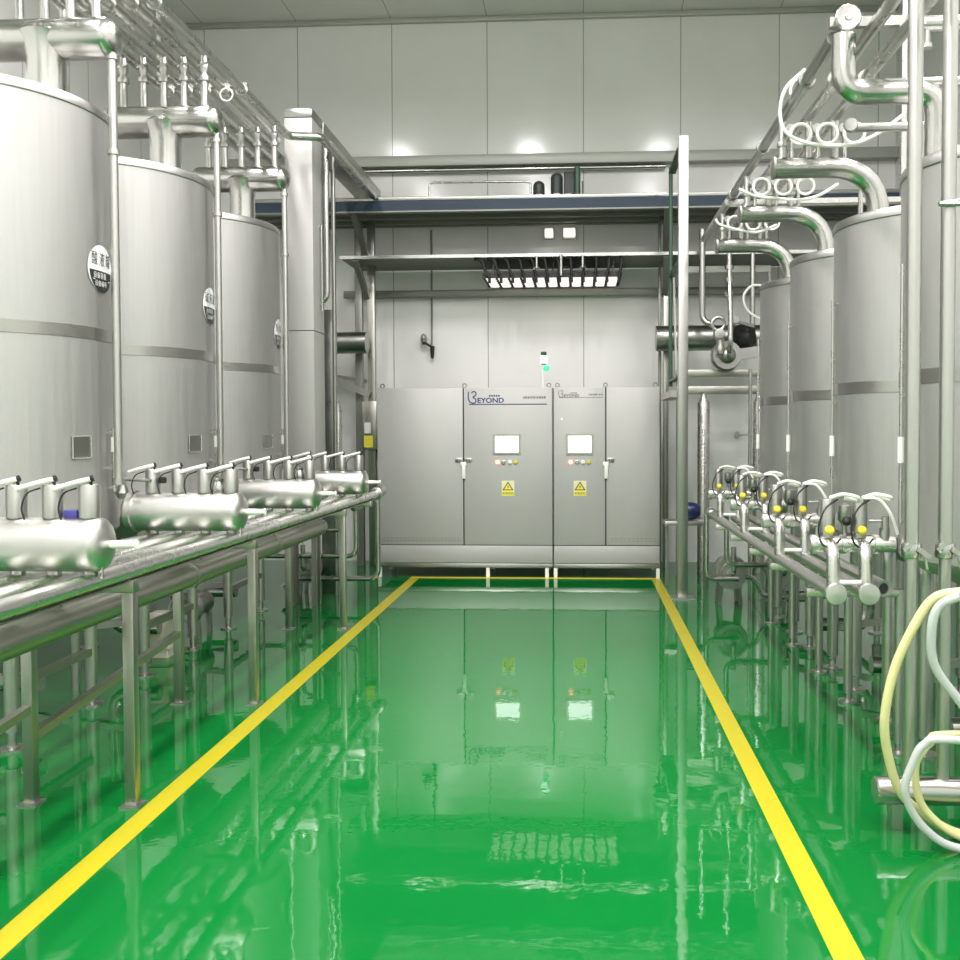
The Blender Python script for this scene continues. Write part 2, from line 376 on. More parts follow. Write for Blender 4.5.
LT = [('stainless steel tank nearest the camera on the left, cut by the picture edge', 4.73, '酸液罐'),
      ('middle stainless steel tank of the three on the left', 6.11, '碱液罐'),
      ('farthest left stainless steel tank, just in front of the tall square duct', 7.52, '热水罐')]
LX = [-2.41 - 0.133 * k for k in range(5)]
for i, (lab, yc, words) in enumerate(LT):
    xc, R, zt = -3.06, 0.65, 3.13
    t = thing('storage_tank', lab, 'tank', (xc, yc, 0), 'storage tanks on the left')
    tank_body(t, xc, yc, R, zt, 0.97, 1.99, 0.37, 1)
    fn = curved(xc, yc, R, 0)
    # access hatch low on the side, and the sight tube beside it
    b = BM(); n = 6; ua = -0.16 - 0.075
    for k in range(n):
        u0, u1 = ua + 0.115 * k / n, ua + 0.115 * (k + 1) / n
        flat_poly(b, [fn(u0, 1.375, 0.004), fn(u1, 1.375, 0.004), fn(u1, 1.475, 0.004), fn(u0, 1.475, 0.004)])
    hp = obj('inspection_plate', b, 'dark_steel', t, label='small dull square inspection plate')
    b = BM(); tube(b, [fn(u, z, 0.006) for u, z in ((ua, 1.375), (ua + 0.115, 1.375), (ua + 0.115, 1.48), (ua, 1.48), (ua, 1.375))], 0.005, 6); obj('rim', b, 'steel', hp)
    b = BM(); p = fn(0.045, 0, 0.03); cyl(b, (p[0], p[1], 1.20), (p[0], p[1], 1.52), 0.012, 10)
    for z in (1.22, 1.50): bar(b, (p[0], p[1], z), fn(0.045, z, -0.01), 0.02, 0.02)
    gt = obj('sight_tube', b, 'steel', t)
    b = BM(); cyl(b, (p[0], p[1], 1.40), (p[0], p[1], 1.475), 0.0145, 10); obj('glint', b, 'white_plastic', gt, label='white sleeve')  # white band painted on as the tube's glint
    round_sign(t, xc, yc, R, (0.0, 0.07, 0.09)[i], 2.32 if i < 2 else 2.28, words)
    # vent tee on the lid
    zh = 3.465 if i == 0 else 3.495
    b = BM(); capsule(b, (-3.08, yc, zh), (-2.29, yc, zh), 0.1, 0.75, 40)
    vt = obj('vent_header', b, 'polished', t)
    b = BM(); lathe(b, [(0.098, 0), (0.096, 0.20), (0.108, 0.275), (0.13, 0.33), (0.10, 0.36)], (-2.672, yc, zt + 0.02), seg=32); obj('stem', b, 'polished', vt)
    b = BM(); lathe(b, [(0.125, 0), (0.125, 0.02), (0.1, 0.025)], (-2.672, yc, zt + 0.012), seg=32); obj('collar', b, 'rim_steel', vt)
    for x in LX:
        b = BM(); lathe(b, [(0.023, 0.08), (0.023, 0.252), (0.034, 0.254), (0.036, 0.268), (0.034, 0.284), (0.023, 0.286), (0.019, 0.31), (0.03, 0.33), (0.03, 0.36), (0.021, 0.375), (0.021, 0.42)], (x, yc, zh), seg=16)
        nz = obj('inlet_nozzle', b, 'satin', vt)
        b = BM(); bar(b, (x - 0.035, yc - 0.02, zh + 0.345), (x + 0.04, yc - 0.03, zh + 0.365), 0.008, 0.012); obj('lever', b, 'steel', nz)
    # drop pipe running down the aisle side from the vent header
    b = BM(); tube(b, [(-2.335, yc, zh - 0.06), (-2.335, yc, 1.25)], 0.021, 12)
    cyl(b, (-2.335, yc, 1.235), (-2.335, yc, 1.27), 0.028, 12); bar(b, (-2.335, yc, 1.32), (-2.44, yc, 1.32), 0.012, 0.012)
    for z in (3.37, 2.0 + 0.9):
        cyl(b, (-2.335, yc, z - 0.012), (-2.335, yc, z + 0.012), 0.03, 12)
    obj('drop_pipe', b, 'satin', t)
    if i == 1:
        b = BM(); torus(b, (-2.26, yc - 0.02, zh + 0.16), (0, 1, 0), 0.04, 0.005); obj('vent_loop', b, 'white_plastic', vt)

RT = [('stainless steel tank behind the two upright pipes at the right edge', 4.18),
      ('large right-hand tank just left of the upright pipes', 5.30),
      ('middle tank of the right row, third from the camera', 6.40),
      ('small-looking farthest tank at the back of the right row', 7.48)]
RX = [1.087, 1.226, 1.366]
ZR = 2.915
for i, (lab, yc) in enumerate(RT):
    xc, R, zt = 1.88, 0.50, 2.62
    t = thing('storage_tank', lab, 'tank', (xc, yc, 0), 'storage tanks on the right')
    tank_body(t, xc, yc, R, zt, 0.93, 1.72, 0.30, -1)
    fn = curved(xc, yc, R, PI)
    b = BM(); p = fn(0.02, 0, 0.024); cyl(b, (p[0], p[1], 1.10), (p[0], p[1], 2.2), 0.008, 8)
    for z in (1.12, 1.65, 2.18): bar(b, (p[0], p[1], z), fn(0.02, z, -0.01), 0.014, 0.014)
    gt = obj('sight_tube', b, 'steel', t)
    b = BM(); cyl(b, (p[0], p[1], 1.36), (p[0], p[1], 1.47), 0.013, 10); obj('glint', b, 'white_plastic', gt, label='white sleeve')  # tube's glint, put in as a white band
    b = BM()
    if i == 0:
        tube(b, [(1.11, yc, 3.165), (1.11, yc, ZR + 0.01), (1.50, yc, ZR + 0.01), (1.50, yc, zt + 0.005)], 0.05, 24, 0.10)
    else:
        tube(b, [(1.035, yc, ZR), (1.60, yc, ZR), (1.60, yc, zt + 0.005)], 0.056, 24, 0.27)
    el = obj('vent_header', b, 'polished', t)
    xe = 1.50 if i == 0 else 1.60
    b = BM(); lathe(b, [(0.07, 0), (0.07, 0.016), (0.05, 0.02)], (xe, yc, zt + 0.01), seg=24); obj('collar', b, 'rim_steel', el)
    if i > 0:
        b = BM(); lathe(b, [(0, -0.008), (0.044, -0.006), (0.06, 0), (0.06, 0.012), (0.05, 0.014)], (1.035, yc, ZR), (1, 0, 0), 24); obj('end_cap', b, 'satin', el)
        for k, x in enumerate(RX):
            b = BM(); lathe(b, [(0.02, 0.03), (0.02, 0.11), (0.028, 0.112), (0.03, 0.122), (0.028, 0.134), (0.02, 0.136), (0.02, 0.245)], (x, yc, ZR), seg=14)
            nz = obj('inlet_nozzle', b, 'satin', el)
            b = BM(); lathe(b, [(0, -0.03), (0.026, -0.03), (0.03, 0), (0.026, 0.03), (0, 0.03)], (x + 0.03, yc - 0.035, ZR + 0.19), (0, 1, 0), 14); obj('valve_head', b, 'satin', nz)
            b = BM(); torus(b, (x + 0.075, yc - 0.10, ZR + 0.15), (0.1, 1, 0), 0.052, 0.0085); obj('hose_coil', b, 'white_plastic', nz, label='white coiled air hose')
            b = BM(); cyl(b, (x + 0.05, yc, ZR + 0.02), (x + 0.05, yc, ZR + 0.20), 0.012, 10); obj('riser', b, 'steel', nz)

# ------------------------------------------------------------------ overhead lines
names5 = ['first from the aisle', 'second from the aisle', 'third from the aisle', 'fourth from the aisle', 'nearest the left wall']
for k, x in enumerate(LX):
    b = BM()
    if k == 0: pts = [(x, 2.6, 3.94), (x, 7.88, 3.94), (x + 0.26, 7.93, 3.94), (x + 0.26, 9.97, 3.94)]
    else: pts = [(x, 2.6, 3.94), (x, 8.0 if k == 1 else 9.97, 3.94)]
    tube(b, pts, 0.034, 16, 0.06)
    for y in (4.0, 5.4, 6.8): cyl(b, (x, y - 0.012, 3.94), (x, y + 0.012, 3.94), 0.047, 16)
    solo('overhead_pipe', b, 'steel', 'overhead steel pipe along the left tanks, ' + names5[k], 'pipe', 'overhead pipes on the left')
for y in (3.4, 5.4, 6.85):
    b = BM(); box(b, -3.05, -2.385, y - 0.02, y + 0.02, 3.975, 4.0); bar(b, (-3.03, y, 4.0), (-3.03, y, ZC), 0.03, 0.03)
    solo('pipe_hanger', b, 'steel', {3.4: 'steel hanger bar over the nearest left tank header', 5.4: 'steel hanger bar above the gap between first and second left tanks', 6.85: 'steel hanger bar above the gap between second and third left tanks'}[y], 'hanger', 'pipe hangers on the left')
for k, x in enumerate(RX):
    b = BM(); tube(b, [(x, 4.25 if k == 0 else 1.9, 3.185), (x, 8.6 - 0.2 * k, 3.185)], 0.029, 16)
    for y in (4.75, 5.85, 6.95): cyl(b, (x, y - 0.014, 3.185), (x, y + 0.014, 3.185), 0.041, 16)
    solo('overhead_pipe', b, 'dark_steel' if k == 0 else 'steel', ['overhead pipe along the right tanks, outermost over the aisle', 'overhead pipe along the right tanks, middle of the three', 'overhead pipe along the right tanks, nearest the tank tops'][k], 'pipe', 'overhead pipes on the right')
# hanger bars carry the right-hand lines
for y, lb in ((7.0, 'steel hanger bar carrying the right overhead pipes'),):
    b = BM(); box(b, 1.03, 2.3, y - 0.018, y + 0.018, 3.115, 3.15); bar(b, (2.28, y, 3.13), (2.28, y, ZC), 0.035, 0.035)
    solo('pipe_hanger', b, 'steel', lb, 'hanger', 'pipe hangers on the right')
# cross header above the nearest right tank
t = thing('cross_header', 'steel cross pipe with round ribbed end cap above the right overhead pipes', 'pipe', (1.1, 4.18, 3.2))
b = BM(); box(b, 1.06, 1.46, 4.205, 4.24, 3.216, 3.256); obj('bracket', b, 'satin', t)
b = BM(); lathe(b, [(0, 0), (0.014, 0.0), (0.018, 0.006), (0.05, 0.004), (0.056, 0.012), (0.05, 0.03), (0.0, 0.03)], (1.125, 4.15, 3.235), (0, 1, 0), 12)
cp = obj('end_cap', b, 'satin', t, sharp=15)
b = BM(); cyl(b, (1.125, 4.17, 3.245), (1.125, 4.34, 3.245), 0.03, 20); obj('neck', b, 'steel', t)
b = BM(); cyl(b, (1.40, 4.29, 3.25), (2.3, 4.29, 3.25), 0.034, 16); obj('branch', b, 'polished', t)
for x in (1.49, 1.60, 1.72):
    b = BM(); lathe(b, [(0.018, 0), (0.018, 0.05), (0.026, 0.055), (0.026, 0.075), (0, 0.08)], (x, 4.29, 3.22), (0, 0, -1), 12); obj('nozzle', b, 'satin', t)
for z, x1, r, lb in ((3.005, 2.4, 0.018, 'thin bent steel pipe just above the elbow of the nearest right tank'),):
    b = BM(); tube(b, [(1.135, 4.29, 3.155), (1.135, 4.29, z), (x1, 4.29, z)], r, 12, 0.06); solo('bent_pipe', b, 'polished', lb, 'pipe')
b = BM(); tube(b, [(1.30, 4.72, 2.945), (1.64, 4.72, 2.945)], 0.022, 12); lathe(b, [(0, -0.02), (0.03, -0.02), (0.034, 0), (0.03, 0.02), (0, 0.02)], (1.285, 4.70, 2.95), (0.2, 1, 0), 14)
tube(b, [(1.62, 4.72, 2.93), (1.62, 4.72, 0.0)], 0.018, 10)
solo('valve_pipe', b, 'satin', 'short horizontal pipe with round valve beside the upright pipes', 'pipe')
b = BM(); tube(b, [(1.66, 5.85, 2.92), (1.66, 5.85, 0.0)], 0.014, 10); solo('riser_pipe', b, 'polished', 'thin vertical pipe between the large and the middle right tank', 'pipe')
b = BM(); tube(b, [(-2.942, 5.40, 3.91), (-2.942, 5.40, 0.0)], 0.024, 12); solo('riser_pipe', b, 'satin', 'vertical pipe between the nearest and the middle left tank', 'pipe')
# swags of white air hose
sw = [('long white air hose swagging below the coils of the large right tank',
       [(1.14, 5.0, 3.33), (1.05, 5.05, 3.25), (1.03, 5.08, 3.13), (1.07, 5.08, 3.03), (1.2, 5.08, 2.975), (1.38, 5.08, 2.97), (1.52, 5.08, 3.02), (1.66, 5.08, 3.12)], 0.0095),
      ('white air hose swagging under the coils of the third right tank',
       [(1.0, 6.2, 3.03), (1.1, 6.2, 2.985), (1.25, 6.2, 2.965), (1.38, 6.2, 2.955), (1.5, 6.2, 2.98), (1.62, 6.2, 3.05)], 0.0095),
      ('white air hose hanging below the header of the third right tank',
       [(1.0, 7.25, 3.07), (1.03, 7.25, 3.03), (1.12, 7.25, 3.0), (1.22, 7.25, 2.975), (1.32, 7.25, 2.97), (1.45, 7.25, 3.02)], 0.0095)]
for lb, pts, r in sw:
    b = BM(); tube(b, smooth_path(pts), r, 8)
    solo('air_hose', b, 'white_plastic', lb, 'hose', 'white air hoses on the right')
b = BM(); tube(b, smooth_path([(1.135, 5.0, 3.29), (1.09, 5.02, 3.28), (1.07, 5.03, 3.23), (1.09, 5.03, 3.20), (1.12, 5.04, 3.19)]), 0.007, 8)
solo('air_hose', b, 'white_plastic', 'small white hose loop against the outermost right overhead pipe', 'hose', 'white air hoses on the right')

# ------------------------------------------------------------------ left pipe rack
t = thing('pipe_rack', 'long steel pipe rack on square legs beside the left yellow line', 'rack', (-2.0, 5.5, 0))
for y in (2.35, 3.72, 5.156, 7.155, 8.05):
    for x in (-1.80, -2.22):
        if y == 8.05: continue
        b = BM(); box(b, x - 0.023, x + 0.023, y - 0.023, y + 0.023, 0.006, 0.87, 0.004)
        lg = obj('leg', b, 'square_tube', t)
        b = BM(); box(b, x - 0.04, x + 0.04, y - 0.04, y + 0.04, 0, 0.007); obj('foot_plate', b, 'satin', lg)
    b = BM(); box(b, -2.25, -1.772, y - 0.028, y + 0.028, 0.862, 0.912, 0.004); obj('cross_beam', b, 'square_tube', t)
b = BM(); box(b, -1.82, -1.785, 2.0, 8.25, 0.905, 0.911); obj('edge_angle', b, 'square_tube', t)
for y0, y1, z in ((3.72, 5.156, 0.30), (2.35, 3.72, 0.30)):
    b = BM(); bar(b, (-2.22, y0, z - 0.03), (-2.22, y1, z + 0.09), 0.035, 0.035); obj('brace', b, 'square_tube', t)
PX = [-1.806 - 0.138 * k for k in range(4)]
lbl = ['process pipe on the left rack, front edge by the aisle', 'process pipe on the left rack, second from the aisle', 'process pipe on the left rack, third from the aisle', 'process pipe on the left rack, nearest the tanks']
for k, x in enumerate(PX):
    b = BM()
    if k == 0: tube(b, [(x, 1.6, 0.947), (x, 8.40, 0.947)], 0.0335, 20)
    elif k == 1: tube(b, [(x, 1.6, 0.947), (x, 8.15, 0.947)], 0.0335, 20)
    else: tube(b, [(x, 1.6, 0.947), (x, 8.3, 0.947)], 0.0335, 20)
    solo('process_pipe', b, 'pipe_bright', lbl[k], 'pipe', 'process pipes on the left rack')
# pipe ends and returns at the far end of the rack
t = thing('return_pipe', 'bent steel pipe dropping from the far end of the front process pipe', 'pipe', (-1.81, 8.45, 0.15))
b = BM(); tube(b, [(-1.808, 8.45, 0.93), (-1.808, 8.45, 0.185), (-2.58, 8.45, 0.185), (-2.68, 8.45, 0.10)], 0.023, 14, 0.09); obj('pipe', b, 'polished', t)
b = BM(); capsule(b, (-1.808, 8.395, 0.955), (-1.79, 8.56, 0.975), 0.052, 0.7, 20); obj('clamp_head', b, 'satin', t)
b = BM(); torus(b, (-1.81, 8.41, 0.95), (0, 1, 0), 0.045, 0.012); obj('clamp_ring', b, 'satin', t)
t = thing('return_pipe', 'bent steel pipe just inside the outermost return pipe at the rack end', 'pipe', (-1.98, 8.3, 0.35))
b = BM(); tube(b, [(-1.98, 8.34, 0.83), (-1.98, 8.34, 0.40), (-2.80, 8.34, 0.40)], 0.022, 14, 0.09); obj('pipe', b, 'polished', t)
b = BM(); capsule(b, (-1.995, 8.30, 0.835), (-1.965, 8.44, 0.85), 0.045, 0.7, 20); obj('clamp_head', b, 'satin', t)
b = BM(); tube(b, [(-2.0, 8.2, 0.947), (-2.0, 8.35, 0.84)], 0.02, 10); obj('neck', b, 'satin', t)
b = BM(); tube(b, [(-2.08, 8.3, 0.92), (-2.08, 8.3, 0.635), (-2.45, 8.3, 0.635), (-2.45, 8.3, 0.80), (-2.22, 8.3, 0.93)], 0.02, 12, 0.06)
solo('return_pipe', b, 'polished', 'small U shaped steel pipe hanging below the rack end', 'pipe')
b = BM(); tube(b, [(-2.3, 8.25, 0.92), (-2.3, 8.25, 0.42)], 0.018, 12); solo('drop_pipe', b, 'polished', 'short thin vertical pipe behind the U shaped pipe', 'pipe')
# trunk main under the rack
b = BM(); tube(b, [(-2.10, 1.8, 0.735), (-2.10, 7.6, 0.735)], 0.066, 24)
for y in (3.0, 5.0, 6.4): cyl(b, (-2.10, y - 0.02, 0.735), (-2.10, y + 0.02, 0.735), 0.075, 24)
for y in (2.35, 3.72, 5.156, 7.155): box(b, -2.115, -2.085, y - 0.012, y + 0.012, 0.79, 0.861)
solo('trunk_pipe', b, 'square_tube', 'thick dull steel main pipe slung under the left rack', 'pipe')

# ------------------------------------------------------------------ left valve manifolds
ML = ['polished valve manifold at the left picture edge, nearest the camera', 'polished valve manifold second from the camera on the left rack',
      'polished valve manifold third from the camera on the left rack', 'polished valve manifold farthest down the left rack']
for i, (y, lb) in enumerate(zip((3.43, 4.865, 6.30, 7.72), ML)):
    zc = 1.087
    t = thing('valve_manifold', lb, 'manifold', (-2.08, y, 0.98), 'valve manifolds on the left rack')
    b = BM(); capsule(b, (-2.375, y, zc), (-1.728, y, zc), 0.1, 0.45, 48); obj('body', b, 'header_steel', t)
    b = BM(); lathe(b, [(0.10, 0), (0.112, 0.004), (0.112, 0.03), (0.10, 0.034)], (-2.335, y, zc), (1, 0, 0), 32); obj('clamp_ring', b, 'satin', t)
    for k, x in enumerate(PX):
        b = BM(); lathe(b, [(0.03, 0.06), (0.03, 0.098), (0.037, 0.10), (0.037, 0.218), (0.035, 0.222), (0.012, 0.222), (0.012, 0.232), (0, 0.232)], (x, y, zc), seg=24)
        v = obj('valve_actuator', b, 'satin', t)
        b = BM(); tube(b, [(x + 0.022, y - 0.03, zc + 0.243), (x - 0.03, y - 0.04, zc + 0.231), (x - 0.115, y - 0.03, zc + 0.207)], 0.0095, 10, 0.03); ah = obj('air_hose', b, 'white_plastic', v, label='white air hose')
        b = BM(); cyl(b, (x + 0.022, y - 0.03, zc + 0.243), (x + 0.030, y - 0.028, zc + 0.246), 0.0125, 10); cyl(b, (x + 0.02, y - 0.02, zc + 0.21), (x + 0.02, y - 0.03, zc + 0.245), 0.006, 8); obj('fitting', b, 'black_rubber', v)
        b = BM(); tube(b, smooth_path([(x - 0.03, y - 0.03, zc + 0.21), (x - 0.075, y - 0.04, zc + 0.19), (x - 0.09, y - 0.05, zc + 0.14), (x - 0.08, y - 0.05, zc + 0.095)]), 0.0035, 6); obj('signal_cable', b, 'black_rubber', v)
        b = BM(); lathe(b, [(0.026, 0), (0.026, 0.07)], (x, y, zc - 0.155), seg=14); obj('outlet_stub', b, 'dark_steel', t)
    b = BM(); lathe(b, [(0.013, 0), (0.016, 0.02), (0.013, 0.085), (0.012, 0.10), (0.018, 0.102), (0.018, 0.108), (0, 0.108)], (-1.735, y, zc), (1, 0, 0), 14)
    obj('drain_nozzle', b, 'white_plastic', t, label='pale drain nozzle')
    b = BM(); tube(b, [(-1.752, y - 0.02, zc - 0.06), (-1.752, y - 0.02, 0.965)], 0.006, 8); obj('drain_tube', b, 'steel', t)
    if i == 0:
        b = BM(); box(b, -1.895, -1.845, y - 0.02, y + 0.02, zc + 0.098, zc + 0.128, 0.004); obj('valve_knob', b, 'purple_plastic', t, label='small blue knob between the actuators')
    if i in (1, 2):
        x = PX[1] - 0.07 if i == 1 else PX[2] - 0.07
        b = BM(); lathe(b, [(0, 0), (0.03, 0.004), (0.036, 0.03), (0.022, 0.06), (0.026, 0.075), (0, 0.09)], (PX[0] - 0.07, y + 0.01, zc + 0.095), seg=14); obj('vent_valve', b, 'polished', t)
        b = BM(); cyl(b, (-2.36, y - 0.03, zc + 0.17), (-2.21, y - 0.05, zc + 0.165), 0.009, 8); lathe(b, [(0.02, 0.07), (0.035, 0.1), (0.02, 0.14), (0.012, 0.2), (0, 0.21)], (-2.37, y - 0.03, zc), seg=12); obj('sample_pipe', b, 'satin', t)
        b = BM(); lathe(b, [(0, -0.018), (0.018, -0.015), (0.02, 0), (0.018, 0.015), (0, 0.018)], (-2.155, y - 0.03, zc + 0.165), seg=12); obj('black_knob', b, 'black_rubber', t)

# pumps and odds under the left tanks
def pump(name_label, x, y, z, r, ax=(0, -1, 0), L=0.28, group=None):
    t = thing('pump', name_label, 'pump', (x, y, 0), group)
    a = Vector(ax)
    b = BM(); lathe(b, [(0, 0.05), (r * 0.28, 0.05), (r * 0.30, 0.03), (r * 0.62, 0.03), (r * 0.66, 0.012), (r * 0.8, 0.012), (r * 0.82, 0.02), (r * 0.97, 0.02), (r, 0), (r, -0.05), (r * 0.8, -0.07), (0, -0.07)], (x, y, z), ax, 36); obj('casing', b, 'satin', t, sharp=25)
    b = BM(); p = Vector((x, y, z)); tube(b, [p - a * 0.06, p - a * (0.06 + L)], r * 0.72, 24); obj('motor', b, 'dark_steel', t)
    for s in (-1, 1):
        for q in (0.08, L):
            c = p - a * q; pr = a.cross(Vector((0, 0, 1))) * s * r * 0.6
            b = BM(); bar(b, (c.x + pr.x, c.y + pr.y, 0), (c.x + pr.x * 0.8, c.y + pr.y * 0.8, z - r * 0.4), 0.03, 0.03); obj('leg', b, 'dark_steel', t)
    b = BM(); tube(b, [(x, y, z) + a * 0.04 if False else tuple(p + a * 0.04), tuple(p + a * 0.10), tuple(p + a * 0.10 + Vector((0, 0, r * 1.6)))], 0.022, 12, 0.04); obj('inlet', b, 'polished', t)
    return t
pump('round steel pump on the floor below the far end of the left rack', -2.50, 8.58, 0.26, 0.14)
pump('round steel pump under the middle left tank', -2.86, 6.75, 0.22, 0.12)
b = BM(); box(b, -2.87, -2.72, 6.17, 6.30, 0.06, 0.30, 0.01); box(b, -2.85, -2.74, 6.19, 6.28, 0, 0.06)
solo('junction_box', b, 'cream_plastic', 'pale box low behind the legs of the middle left tank', 'box')

# ------------------------------------------------------------------ tall duct column and beam on the left
t = thing('square_duct', 'tall square stainless duct standing in front of the left end of the platform', 'duct', (-2.39, 8.4, 0))
b = BM(); box(b, -2.512, -2.272, 8.1, 8.44, 0.96, 4.16, 0.006); obj('shaft', b, 'cabinet_steel', t)
b = BM(); box(b, -2.518, -2.266, 8.094, 8.446, 4.16, 4.245, 0.02); obj('cap', b, 'dark_steel', t)
for x in (-2.49, -2.294):
    for y in (8.125, 8.24):
        b = BM(); box(b, x - 0.02, x + 0.02, y - 0.02, y + 0.02, 0, 0.96); obj('leg', b, 'square_tube', t)
b = BM(); box(b, -2.514, -2.270, 8.0985, 8.442, 2.36, 2.366); obj('joint', b, 'gap', t)
b = BM(); box(b, -2.512, -2.266, 8.447, 10.9, 4.10, 4.235, 0.008); solo('box_beam', b, 'square_tube', 'box beam running from the duct column back to the end wall', 'beam')
b = BM(); tube(b, [(-2.235, 10.2, 4.07), (-2.235, 8.40, 4.07), (-2.235, 8.40, 2.66), (-2.30, 8.40, 2.65)], 0.026, 14, 0.07)
solo('bent_pipe', b, 'polished', 'bright pipe running down the aisle side of the duct column', 'pipe')
b = BM(); tube(b, [(-2.252, 8.3, 3.3), (-2.252, 8.3, 2.55)], 0.009, 10); bar(b, (-2.252, 8.3, 3.28), (-2.28, 8.3, 3.28), 0.012, 0.012); bar(b, (-2.252, 8.3, 2.6), (-2.28, 8.3, 2.6), 0.012, 0.012)
solo('thin_pipe', b, 'polished', 'thin short conduit on the side of the duct column', 'pipe')
b = BM(); tube(b, [(-2.24, 8.66, 4.04), (-2.24, 8.66, 0.0)], 0.02, 10); solo('riser_pipe', b, 'dark_steel', 'dark vertical pipe at the back corner of the duct column', 'pipe')
b = BM(); box(b, -2.395, -2.262, 8.74, 8.84, 0, 2.62, 0.004); solo('steel_post', b, 'dark_steel', 'dull dark steel post just behind the square duct', 'post')
b = BM(); lathe(b, [(0.048, 0), (0.048, 1.70), (0.03, 1.76), (0.03, 1.80)], (-2.40, 9.35, 0.0), seg=20); solo('riser_pipe', b, 'steel', 'bright vertical pipe between the duct column and the wall box', 'pipe')

# ------------------------------------------------------------------ platform at the back wall
t = thing('platform', 'high steel walkway with blue edge beam across the back wall', 'platform', (-0.7, 10.5, 0))
b = BM(); box(b, -3.6, 3.47, 10.04, 10.995, 3.845, 3.865); obj('deck', b, 'deck_grey', t)
b = BM(); box(b, -3.6, 3.47, 10.0, 10.035, 3.905, 3.945, 0.004); obj('edge_rail', b, 'dark_steel', t)
b = BM(); box(b, -3.6, 3.47, 10.004, 10.04, 3.80, 3.904); obj('edge_beam', b, 'blue_beam', t, label='blue painted edge beam')
b = BM(); box(b, -3.6, 3.47, 10.0, 10.08, 3.785, 3.80); obj('flange', b, 'frame_grey', t)
for y in (10.45, 10.72, 10.85):
    b = BM(); box(b, -3.6, 3.47, y - 0.02, y + 0.02, 3.81, 3.845); obj('joist', b, 'frame_grey', t)
for x0, x1 in ((-2.50, -2.42), (-2.36, -2.28), (0.845, 0.875), (0.90, 0.955)):
    b = BM(); box(b, x0, x1, 10.56, 10.64, 0, 3.845, 0.004); obj('post', b, 'square_tube' if x0 in (-2.36, 0.90) else 'frame_grey', t)
for xs in (-2.36, 0.92):
    b = BM(); bar(b, (xs - 0.03, 10.05, 3.80), (xs, 10.58, 3.42), 0.06, 0.05); obj('bracket', b, 'frame_grey', t)
    b = BM(); bar(b, (xs - 0.03, 10.12, 3.32), (xs, 10.58, 2.98), 0.06, 0.05); obj('bracket', b, 'frame_grey', t)
b = BM(); box(b, -2.55, 3.4, 10.12, 10.94, 3.335, 3.35); obj('lower_tray', b, 'deck_grey', t)
b = BM(); box(b, -2.55, 3.4, 10.10, 10.12, 3.325, 3.358); obj('tray_lip', b, 'polished', t, label='bright lip of the lower tray')
b = BM(); box(b, -2.7, 3.4, 10.86, 10.94, 3.02, 3.10, 0.004); obj('cross_rail', b, 'frame_grey', t)
b = BM(); bar(b, (-2.85, 10.45, 2.16), (-2.33, 10.5, 1.90), 0.05, 0.07); obj('brace', b, 'square_tube', t)
b = BM(); bar(b, (-3.2, 10.7, 2.20), (-2.40, 10.7, 2.06), 0.04, 0.04); obj('brace', b, 'square_tube', t)
b = BM(); tube(b, [(-1.62, 10.3, 3.865), (-1.62, 10.3, 4.165), (-0.53, 10.3, 4.155), (-0.53, 10.3, 3.865)], 0.012, 10, 0.05); obj('handrail', b, 'steel', t)
# tray and pipe fixed to the wall above
b = BM(); box(b, -4.1, 3.49, 10.86, 10.998, 4.50, 4.615, 0.004); solo('cable_tray', b, 'trim_grey', 'long pale cable tray fixed along the back wall above the walkway', 'cable tray')
b = BM(); cyl(b, (-2.72, 10.93, 4.462), (0.95, 10.93, 4.462), 0.026, 14); solo('wall_pipe', b, 'polished', 'bright horizontal pipe under the cable tray on the back wall', 'pipe')
# motors standing on the walkway
def motor(x0, x1, z1, lb):
    xm, r = (x0 + x1) / 2, (x1 - x0) / 2
    t = thing('motor', lb, 'motor', (xm, 10.4, 3.865), 'motors on the walkway')
    b = BM(); capsule(b, (xm, 10.4, 3.90), (xm, 10.4, z1), r, 0.9, 20, both=False); obj('housing', b, 'dark_motor', t)
    b = BM(); lathe(b, [(r + 0.012, 0), (r + 0.012, 0.035), (r, 0.035)], (xm, 10.4, 3.866), seg=20); obj('base', b, 'dark_steel', t)
    b = BM(); box(b, xm - r * 0.5, xm + r * 0.5, 10.4 - r - 0.004, 10.4 - r * 0.7, 3.95, 3.95 + r * 1.3); obj('name_plate', b, 'white_plastic', t, label='white name plate')
motor(-0.51, -0.385, 4.185, 'short dark round-topped motor on the walkway, leftmost')
motor(-0.32, -0.19, 4.27, 'taller dark round-topped motor on the walkway, in the middle')
t = thing('control_box', 'dark flat control box on the walkway right of the motors', 'box', (-0.11, 10.4, 3.865))
b = BM(); box(b, -0.18, -0.065, 10.36, 10.46, 3.905, 4.27, 0.015); obj('case', b, 'dark_motor', t)
b = BM(); box(b, -0.165, -0.10, 10.352, 10.36, 4.0, 4.035); obj('name_plate', b, 'white_plastic', t)
b = BM(); box(b, -0.19, -0.05, 10.35, 10.47, 3.866, 3.905); obj('base', b, 'dark_steel', t)
b = BM(); capsule(b, (-0.035, 10.38, 3.867), (-0.035, 10.38, 4.335), 0.034, 0.8, 14, both=False); box(b, 0.012, 0.03, 10.37, 10.39, 3.867, 4.17)
solo('valve_post', b, 'green_pipe', 'dark green round-headed post beside the control box on the walkway', 'post')
